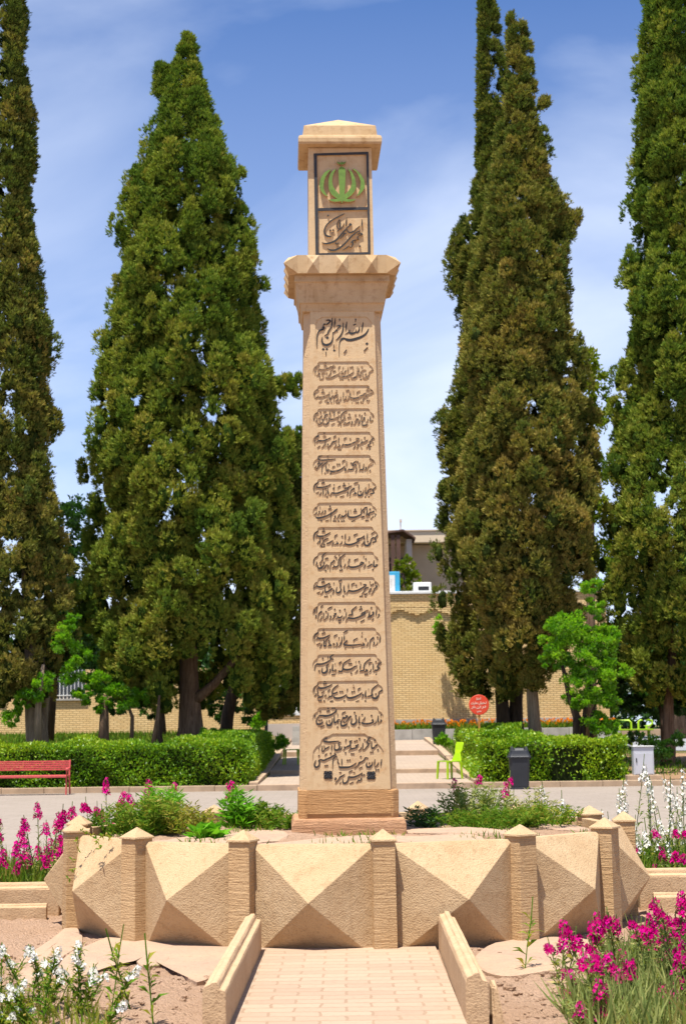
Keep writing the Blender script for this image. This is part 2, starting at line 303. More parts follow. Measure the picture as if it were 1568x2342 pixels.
def unit(a): return a / (np.linalg.norm(a, axis=-1, keepdims=True) + 1e-9)
def rv(n): return unit(rng.normal(size=(n, 3)))
def leafobj(name, Pn, D, Ln, Wd, tint, mat, parent=None, flatness=None, loc=None):
    """diamond leaves: base points Pn, directions D, lengths, widths, tint per leaf"""
    n = len(Pn); D = unit(D)
    side = np.cross(D, rv(n) if flatness is None else flatness); side = unit(side)
    Ln = np.broadcast_to(np.asarray(Ln, float), (n,))[:, None]; Wd = np.broadcast_to(np.asarray(Wd, float), (n,))[:, None]
    mid = Pn + D * Ln * 0.45
    vs = np.stack([Pn, mid + side * Wd / 2, Pn + D * Ln, mid - side * Wd / 2], 1).reshape(-1, 3).astype(np.float32)
    return quadobj(name, vs, np.repeat(np.broadcast_to(tint, (n,)), 4), mat, parent, loc)
def quadobj(name, vs, tint, mat, parent=None, loc=None):
    me = bpy.data.meshes.new(name); k = len(vs); q = k // 4
    me.vertices.add(k); me.vertices.foreach_set('co', vs.astype(np.float32).ravel())
    me.loops.add(k); me.loops.foreach_set('vertex_index', np.arange(k, dtype=np.int32))
    me.polygons.add(q); me.polygons.foreach_set('loop_start', np.arange(0, k, 4, dtype=np.int32))
    me.update(calc_edges=True)
    at = me.attributes.new('tint', 'FLOAT', 'POINT'); at.data.foreach_set('value', np.clip(tint, 0, 1).astype(np.float32))
    me.materials.append(mat)
    o = bpy.data.objects.new(name, me); C.objects.link(o)
    if parent: o.parent = parent
    if loc: o.location = loc
    return o

# ---------------------------------------------------------------- ground and paving
def terr(x, y):
    """height of the ground"""
    d = y - CAM.y; z = np.zeros_like(x, dtype=float) - 0.012
    back = np.clip((d - 41.0) / 25.0, 0, 1); right = 0.10 + 0.86 * back
    left = 0.62 + 0.75 * back
    k = np.clip((-x - 2.3) / .8, 0, 1); rise = left * k + right * (1 - k)
    rise = np.where((x > -2.11) & (x < 3.03) & (d < 66.4), -.3, rise); left = np.where((x > -2.11) & (x < 3.03) & (d < 66.4), -.3, left)
    r2 = np.clip((d - 41.0) / 2.5, 0, 1); r2b = np.clip((d - 41.0) / 0.05, 0, 1)
    z = np.where(d > 41.0, rise * (k * r2 + (1 - k) * r2b), z)
    z = np.where(d > 68, np.maximum(z, 0.9), z)
    # foreground soil: humps either side of the path, banked towards the planter
    rr = np.hypot(x, y); side = np.clip((np.abs(x + 0.02) - 0.78) / 0.5, 0, 1)
    bank = np.clip((4.4 - rr) / 2.0, 0, 1)
    hump = 0.035 * (np.sin(x * 2.1 + 0.6) * np.sin(y * 1.7 + 1.1)) + 0.04 * np.sin(x * 5.3 + y * 3.1) + 0.02 * np.sin(x * 11 - y * 9)
    front = (d < 19)
    z = np.where(front, z + side * (0.02 - 0.03 * bank + hump * (1 - bank)) , z)
    z = np.where((d < 19) & (rr < 2.3), -0.02, z)
    return z
def sheet(name, xs, ys, mat, fz, smooth=True):
    X, Y = np.meshgrid(xs, ys); Z = fz(X, Y); nx, ny = len(xs), len(ys)
    me = bpy.data.meshes.new(name)
    fs = [(j * nx + i, j * nx + i + 1, (j + 1) * nx + i + 1, (j + 1) * nx + i) for j in range(ny - 1) for i in range(nx - 1)]
    me.from_pydata(np.stack([X, Y, Z], -1).reshape(-1, 3).tolist(), [], fs); me.materials.append(mat)
    if smooth: me.polygons.foreach_set('use_smooth', [True] * len(fs))
    o = bpy.data.objects.new(name, me); C.objects.link(o); return o
def soil_z(X, Y):
    z = terr(X, Y); sc = ((Y - CAM.y) < 19) & (np.abs(X + 0.02) > 0.8)
    n = 0.012 * np.sin(X * 37 + 3 * np.sin(Y * 21)) * np.sin(Y * 41 + 2 * np.sin(X * 17)) + rng.normal(size=X.shape) * 0.006
    return z + np.where(sc, n, 0)
ys_near = np.linspace(Yd(5.0), Yd(19.0), 230); ys_mid = np.linspace(Yd(19.2), Yd(40.9), 12)
ys_step = np.array([Yd(41.0), Yd(41.06)]); ys_far = np.linspace(Yd(41.4), Yd(72), 50); ys_end = np.array([Yd(90), Yd(140), Yd(300), Yd(900)])
xs = np.concatenate([[-400, -120, -50, -25, -14, -9], np.linspace(-6, 6, 200), [9, 14, 25, 50, 120, 400]])
g = struct(sheet('ground', xs, np.concatenate([[Yd(-60), Yd(-10)], ys_near, ys_mid]), M_soil, soil_z))
xs2 = np.sort(np.concatenate([[-400, -120, -60], np.linspace(-30, 30, 100), [60, 120, 400, -2.33, -2.115, -2.105, 3.025, 3.035, 3.27]]))
g2 = struct(sheet('terrain', xs2, np.concatenate([[Yd(40.9)], ys_step, ys_far, ys_end]), M_lawn, terr))
# paved plaza behind the beds
pz = struct(sheet('plaza_paving', np.linspace(-60, 60, 3), np.array([Yd(19.5), Yd(41.0)]), M_plaza, lambda x, y: x * 0 + 0.0))
# brick path to the planter
pa = struct(sheet('brick_path', np.array([-0.64, 0.0, 0.58]), np.array([Yd(4.0), -2.0]), M_path, lambda x, y: x * 0 + 0.004))
# stepped walkway behind the plaza
XW0, XW1 = -2.12, 3.04
mb = MB()
def ramp_box(d0, d1, z0, z1, zb=-0.3):
    y0, y1 = Yd(d0), Yd(d1)
    mb.add([(XW0, y0, zb), (XW1, y0, zb), (XW1, y1, zb), (XW0, y1, zb), (XW0, y0, z0), (XW1, y0, z0), (XW1, y1, z1), (XW0, y1, z1)],
           [(3, 2, 1, 0), (4, 5, 6, 7), (0, 1, 5, 4), (1, 2, 6, 5), (2, 3, 7, 6), (3, 0, 4, 7)])
ramp_box(40.78, 47.0, 0.135, 0.20); ramp_box(47.3, 56.0, 0.31, 0.535); ramp_box(56.3, 66.5, 0.69, 0.96)
wk = struct(mb.build('walkway', M_walk))
mb = MB()
for d, z0, z1 in ((40.5, -0.05, 0.14), (47.0, 0.1, 0.315), (56.0, 0.4, 0.695)):
    mb.box(XW0, XW1, Yd(d), Yd(d + 0.32), z0, z1)
struct(mb.build('walkway_steps', M_step, bevel=0.012))
# plaza kerbs
mb = MB()
for x0, x1 in ((-60, XW0 - 0.01), (XW1 + 0.01, 60)):
    n = max(1, int((x1 - x0) / 1.0)); 
    for i in range(n):
        a = x0 + (x1 - x0) * i / n; b = x0 + (x1 - x0) * (i + 1) / n
        mb.box(a + 0.004, b - 0.004, Yd(40.5), Yd(40.75), -0.05, 0.135 + random.uniform(-0.004, 0.004))
struct(mb.build('plaza_kerb', M_plazakerb, bevel=0.012))
# sloping edge kerbs of the walkway
for nm, xa, xb in (('left', XW0 - 0.22, XW0 - 0.0), ('right', XW1, XW1 + 0.22)):
    m2 = MB(); prof = ((40.8, 0.20), (47.0, 0.34), (56.0, 0.74), (66.0, 1.06))
    for (d0, z0), (d1, z1) in zip(prof, prof[1:]):
        n = int((d1 - d0) / 1.2)
        for i in range(n):
            t0, t1 = i / n, (i + 1) / n; ya, yb = Yd(d0 + (d1 - d0) * t0) + .006, Yd(d0 + (d1 - d0) * t1) - .006
            za, zb = z0 + (z1 - z0) * t0, z0 + (z1 - z0) * t1
            m2.add([(xa, ya, -.2), (xb, ya, -.2), (xb, yb, -.2), (xa, yb, -.2), (xa, ya, za), (xb, ya, za), (xb, yb, zb), (xa, yb, zb)],
                   [(3, 2, 1, 0), (4, 5, 6, 7), (0, 1, 5, 4), (1, 2, 6, 5), (2, 3, 7, 6), (3, 0, 4, 7)])
    struct(m2.build('walkway_kerb', M_plazakerb, bevel=0.012))
# bare dirt patch and a grey road on the right, behind the cabinet
dp = struct(sheet('dirt_patch', np.linspace(6.6, 16, 12), np.linspace(Yd(41.2), Yd(53), 20), M_dirt, lambda x, y: terr(x, y) + 0.03))
rd = struct(sheet('park_road', np.linspace(9.6, 40, 20), np.linspace(Yd(55), Yd(70), 20), M_asphalt, lambda x, y: terr(x, y) + 0.02))
rk = MB(); rk.box(9.6, 40, Yd(70.2), Yd(70.5), 0.8, 1.25); struct(rk.build('road_kerb', M_plazakerb, bevel=0.02))

# ---------------------------------------------------------------- pillar
YAW = R(2.0)
pil = empty('memorial_pillar', (0, 0, 0.0), 'tall tapering sandstone pillar with carved black Persian verses and green emblem', 'monument', rz=YAW)
cY, sY = math.cos(YAW), math.sin(YAW)
def tolocal(p): return Vector((p.x * cY + p.y * sY, -p.x * sY + p.y * cY, p.z))
ZB, ZT = 0.985, 4.85; HB, HT = 0.392, 0.324
SH = (HB - HT) / (ZT - ZB)                      # batter of the shaft
class Plane2:
    def __init__(s, O, X, Z):
        s.O = Vector(O); s.X = Vector(X).normalized(); s.Z = Vector(Z).normalized(); s.N = s.X.cross(s.Z).normalized()
    def px(s, us, vs):      # photo source pixel -> plane coordinates
        r0 = ray(us * 0.66049, vs * 0.66049); c = tolocal(CAM); r = tolocal(r0)
        t = (s.O - c).dot(s.N) / r.dot(s.N); p = c + r * t - s.O; return (p.dot(s.X), p.dot(s.Z))
    def at(s, a, b, h): return s.O + s.X * a + s.Z * b + s.N * h
SHF = Plane2((0, -HB, ZB), (1, 0, 0), (0, SH, 1))
BLK = Plane2((0, -0.272, 5.30), (1, 0, 0), (0, 0.004, 1))

def curve_mesh(polys, extr, bev=0.0):
    cu = bpy.data.curves.new('tmp', 'CURVE'); cu.dimensions = '2D'; cu.fill_mode = 'BOTH'; cu.extrude = extr; cu.bevel_depth = bev; cu.bevel_resolution = 1; cu.resolution_u = 2
    for p in polys:
        s = cu.splines.new('POLY'); s.points.add(len(p) - 1)
        for q, c in zip(s.points, p): q.co = (c[0], c[1], 0, 1)
        s.use_cyclic_u = True
    o = bpy.data.objects.new('tmp', cu); C.objects.link(o); bpy.context.view_layer.update()
    me = bpy.data.meshes.new_from_object(o.evaluated_get(bpy.context.evaluated_depsgraph_get()))
    vs = np.array([tuple(q.co) for q in me.vertices]); fs = [tuple(p.vertices) for p in me.polygons]; nz = [p.normal.z for p in me.polygons]
    bpy.data.objects.remove(o); bpy.data.curves.remove(cu); bpy.data.meshes.remove(me)
    return vs, fs, nz
def place(mbuf, pl, vs, fs, nz, base, top_mi=0, side_mi=0):
    """curve mesh (z from -e to +e) onto plane pl with its back at height base"""
    zmin = vs[:, 2].min()
    mbuf.v_off = len(mbuf.v)
    o = len(mbuf.v); mbuf.v += [tuple(pl.at(q[0], q[1], q[2] - zmin + base)) for q in vs]
    mbuf.f += [tuple(i + o for i in f) for f in fs]; mbuf.m += [top_mi if z > 0.7 else side_mi for z in nz]
def raw_build(mbuf, name, mats, parent):
    me = bpy.data.meshes.new(name); me.from_pydata(mbuf.v, [], mbuf.f)
    for m in mats: me.materials.append(m)
    me.polygons.foreach_set('material_index', mbuf.m); me.update()
    o = bpy.data.objects.new(name, me); C.objects.link(o); o.parent = parent; return o
def smooth_poly(p, n=5):
    """closed Catmull-Rom"""
    q = []; k = len(p)
    for i in range(k):
        p0, p1, p2, p3 = (np.array(p[(i + j) % k]) for j in (-1, 0, 1, 2))
        for t in np.linspace(0, 1, n, endpoint=False):
            q.append(tuple(0.5 * (2 * p1 + (p2 - p0) * t + (2 * p0 - 5 * p1 + 4 * p2 - p3) * t * t + (3 * p1 - p0 - 3 * p2 + p3) * t ** 3)))
    return q
def stroke(pts, ws, n=6):
    """open brush stroke -> outline polygon"""
    pts = [np.array(p, float) for p in pts]; P_, W_ = [], []
    ext = [2 * pts[0] - pts[1]] + pts + [2 * pts[-1] - pts[-2]]
    for i in range(len(pts) - 1):
        p0, p1, p2, p3 = ext[i:i + 4]
        for t in np.linspace(0, 1, n, endpoint=False):
            P_.append(0.5 * (2 * p1 + (p2 - p0) * t + (2 * p0 - 5 * p1 + 4 * p2 - p3) * t * t + (3 * p1 - p0 - 3 * p2 + p3) * t ** 3)); W_.append(ws[i] + (ws[i + 1] - ws[i]) * t)
    P_.append(pts[-1]); W_.append(ws[-1]); a, b = [], []
    for i, p in enumerate(P_):
        t = P_[min(i + 1, len(P_) - 1)] - P_[max(i - 1, 0)]; t = t / (np.hypot(*t) + 1e-9); nn = np.array([-t[1], t[0]]) * W_[i] / 2
        a.append(tuple(p + nn)); b.append(tuple(p - nn))
    return a + b[::-1]
def disc(c, r, n=10, sq=True):
    return [(c[0] + r * math.cos(i * 2 * math.pi / n) * (1.0 if not sq else 1 - .15 * (i % 3 == 1)), c[1] + r * math.sin(i * 2 * math.pi / n)) for i in range(n)]

# plinth and base
def ring4(h, z, ch=0.0):
    if ch <= 0: return [(-h, -h, z), (h, -h, z), (h, h, z), (-h, h, z)]
    return [(-h + ch, -h, z), (h - ch, -h, z), (h, -h + ch, z), (h, h - ch, z), (h - ch, h, z), (-h + ch, h, z), (-h, h - ch, z), (-h, -h + ch, z)]
mb = MB(); mb.loft([ring4(.448, .56), ring4(.448, .715), ring4(.432, .765)]); plinth = mb.build('plinth', M_plinth, pil, bevel=0.014, jitter=0.002)
mb = MB(); mb.loft([ring4(.392, .755, .05), ring4(.396, .80, .05), ring4(.396, .985, .05)]); mb.build('base_block', M_base, pil, bevel=0.012, jitter=0.002)
mb = MB(); mb.loft([ring4(.345, .985), ring4(.345, 1.0)]); base2 = mb
# combed front face of the base with chamfer stops
mb = MB(); mb.add([(-.305, -.402, .985), (.305, -.402, .985), (.33, -.402, .88), (.33, -.402, .80), (-.33, -.402, .80), (-.33, -.402, .88),
                   (-.305, -.39, .985), (.305, -.39, .985), (.33, -.39, .88), (.33, -.39, .80), (-.33, -.39, .80), (-.33, -.39, .88)],
                  [(0, 1, 2, 3, 4, 5), (11, 10, 9, 8, 7, 6)] + [(i, (i + 1) % 6, 6 + (i + 1) % 6, 6 + i) for i in range(6)]); mb.build('base_face', M_base, pil)
# shaft core with chamfered pecked corners
REC = 0.0098
mb = MB(); CH = 0.075
rings = []
for z in (ZB, ZT):
    h = HB - SH * (z - ZB); rings.append([(x, y, zz) for x, y, zz in ring4(h - REC, z, CH - 0.012)])
mb.loft(rings); shaft = mb.build('shaft', M_rough, pil)
# front slab with sunken cartouches (a slab with holes laid on the core)
ROWS_PX = [(1251.6, 1320, 1083, 1293), (1334, 1401, 1084, 1295), (1414, 1482, 1083.5, 1296), (1495, 1562, 1083, 1298), (1575.6, 1645, 1083, 1300), (1657, 1726, 1083, 1303),
           (1739.5, 1809, 1082.5, 1304), (1824, 1897, 1082.5, 1309), (1911, 1983, 1083, 1311), (1999, 2071, 1084, 1313), (2084, 2161, 1082, 1317), (2174, 2252, 1081.5, 1319),
           (2265, 2343, 1081, 1322), (2357, 2433, 1081, 1326), (2448, 2526.5, 1082, 1327)]
def cartouche(xl, xr, zb, zt):
    h = zt - zb
    e = [(-.14, 0), (-.06, .02), (-.015, .08), (0, .18), (.05, .20), (.14, .265), (.20, .37), (.22, .5)]
    e = e + [(x, 1 - y) for x, y in e[-2::-1]]
    R_ = [(xr + (x - .22) * h, zt - y * h) for x, y in e]; L_ = [(xl - (x - .22) * h, zt - y * h) for x, y in e]
    return R_ + L_[::-1]
holes = []; row_boxes = []
for vt, vb, ul, ur in ROWS_PX:
    um = (ul + ur) / 2
    (xl, _), (xr, _) = SHF.px(ul, (vt + vb) / 2), SHF.px(ur, (vt + vb) / 2); zt, zb = SHF.px(um, vt)[1], SHF.px(um, vb)[1]
    row_boxes.append((xl, xr, zb, zt)); holes.append(cartouche(xl, xr, zb, zt))
def pxmap(pl, origin, scale): return lambda x, y: pl.px(origin[0] + x / scale, origin[1] + y / scale)
BQ = pxmap(SHF, (1070, 1080), 6.533); LQ = pxmap(SHF, (1070, 2520), 5.807)
bc = [(300, 110), (1300, 110), (1370, 180), (1420, 260), (1420, 800), (1340, 850), (1280, 900), (1240, 1000), (1180, 1032), (420, 1032), (340, 1000), (300, 960), (280, 890), (190, 850), (140, 790), (140, 260), (190, 180)]
holes.append([BQ(*p) for p in bc])
lc = [(470, 115), (1110, 115), (1180, 165), (1280, 190), (1340, 240), (1370, 310), (1440, 380), (1490, 460), (1510, 620), (1490, 850), (1430, 900), (1420, 960), (1350, 1010), (1320, 1090), (1250, 1120), (1150, 1130), (1100, 1158), (480, 1158), (440, 1110), (350, 1080), (240, 1045), (210, 940), (150, 890), (90, 790), (70, 620), (80, 470), (140, 380), (220, 330), (250, 240), (320, 180), (400, 160)]
holes.append([LQ(*p) for p in lc])
bt = (ZT - ZB) - 0.001
wB, wT = HB - CH + 0.012, HT - CH + 0.012
out = [(-wB, 0.002), (wB, 0.002), (wT, bt), (-wT, bt)]
# subdivide the long sides so that the fill stays well shaped
out = [(-wB + 2 * wB * t, .002) for t in np.linspace(0, 1, 6)] + [(wB + (wT - wB) * t, .002 + (bt - .002) * t) for t in np.linspace(0, 1, 40)[1:-1]] + [(wT - 2 * wT * t, bt) for t in np.linspace(0, 1, 6)] + [(-wT + (wB - wT) * -t, bt + (.002 - bt) * t) for t in np.linspace(0, 1, 40)[1:-1]]
vs, fs, nz_ = curve_mesh([out] + holes, REC / 2)
mb = MB(); place(mb, SHF, vs, fs, nz_, -REC); raw_build(mb, 'inscribed_face', [M_shaft], shaft)
# floors of the cartouches: one smooth sheet just in front of the pecked core
mb = MB(); mb.add([SHF.at(-wB, .01, -REC + .0025), SHF.at(wB, .01, -REC + .0025), SHF.at(wT, bt - .01, -REC + .0025), SHF.at(-wT, bt - .01, -REC + .0025)], [(0, 1, 2, 3)])
raw_build(mb, 'sunken_ground', [M_shaft], shaft)

# --- Persian letters
FORMS = {}
for cpnt in list(range(0xFB50, 0xFBFF + 1)) + list(range(0xFE70, 0xFEFF)) + list(range(0xFBFC, 0xFC00)):
    d = unicodedata.decomposition(chr(cpnt)).split()
    if d and d[0] in ('<isolated>', '<final>', '<initial>', '<medial>'):
        FORMS.setdefault((tuple(int(x, 16) for x in d[1:]), d[0][1:-1]), cpnt)
RJ = set('اآأإدذرزژوؤة'); 
def shape(word):
    ch = list(word); i = 0; units = []
    while i < len(ch):
        if ch[i] == 'ل' and i + 1 < len(ch) and ch[i + 1] in 'اآأإ': units.append('لا' if ch[i + 1] == 'ا' else 'ل' + ch[i + 1]); i += 2
        else: units.append(ch[i]); i += 1
    outp = []
    def joins_next(u): return not (u[-1] in RJ or u == 'ء')
    for k, u in enumerate(units):
        prev = k > 0 and joins_next(units[k - 1]) and u != 'ء'; nxt = k + 1 < len(units) and joins_next(u) and units[k + 1] != 'ء'
        form = 'medial' if prev and nxt else 'final' if prev else 'initial' if nxt else 'isolated'
        key = tuple(ord(c) for c in u); cpnt = FORMS.get((key, form)) or FORMS.get((key, 'isolated'))
        outp.append(chr(cpnt) if cpnt else u)
    return ''.join(outp[::-1])
_cache = {}
def word_mesh(word, bold=0.024):
    if word in _cache: return _cache[word]
    cu = bpy.data.curves.new('tmp', 'FONT'); cu.body = shape(word); cu.extrude = 0.5; cu.offset = bold; cu.resolution_u = 3
    o = bpy.data.objects.new('tmp', cu); C.objects.link(o); bpy.context.view_layer.update()
    me = bpy.data.meshes.new_from_object(o.evaluated_get(bpy.context.evaluated_depsgraph_get()))
    vs = np.array([tuple(q.co) for q in me.vertices]); fs = [tuple(p.vertices) for p in me.polygons]; nzz = [p.normal.z for p in me.polygons]
    bpy.data.objects.remove(o); bpy.data.curves.remove(cu); bpy.data.meshes.remove(me)
    vs[:, 0] -= vs[:, 0].min(); _cache[word] = (vs, fs, nzz, vs[:, 0].max()); return _cache[word]
def put_word(mbuf, pl, word, x0, x1, zb, zt, slope, base, thick, pen=True):
    """a word squeezed between x0..x1 and leaning down towards its left end, as Nastaliq does"""
    vs, fs, nzz, wd = word_mesh(word); v = vs.copy(); t = v[:, 0] / wd
    y0, y1 = v[:, 1].min(), v[:, 1].max()
    y = (v[:, 1] - y0) / (y1 - y0 + 1e-9)
    yy = y * (1 - slope) + slope * t                      # shear: right end high
    v2 = np.stack([x0 + (x1 - x0) * (t + 0.06 * (y - .5)), zb + (zt - zb) * yy, (v[:, 2] + .5) * thick], 1)
    place(mbuf, pl, v2, fs, nzz, base, 0, 1)
LH = .0046; LB = -REC + .0027
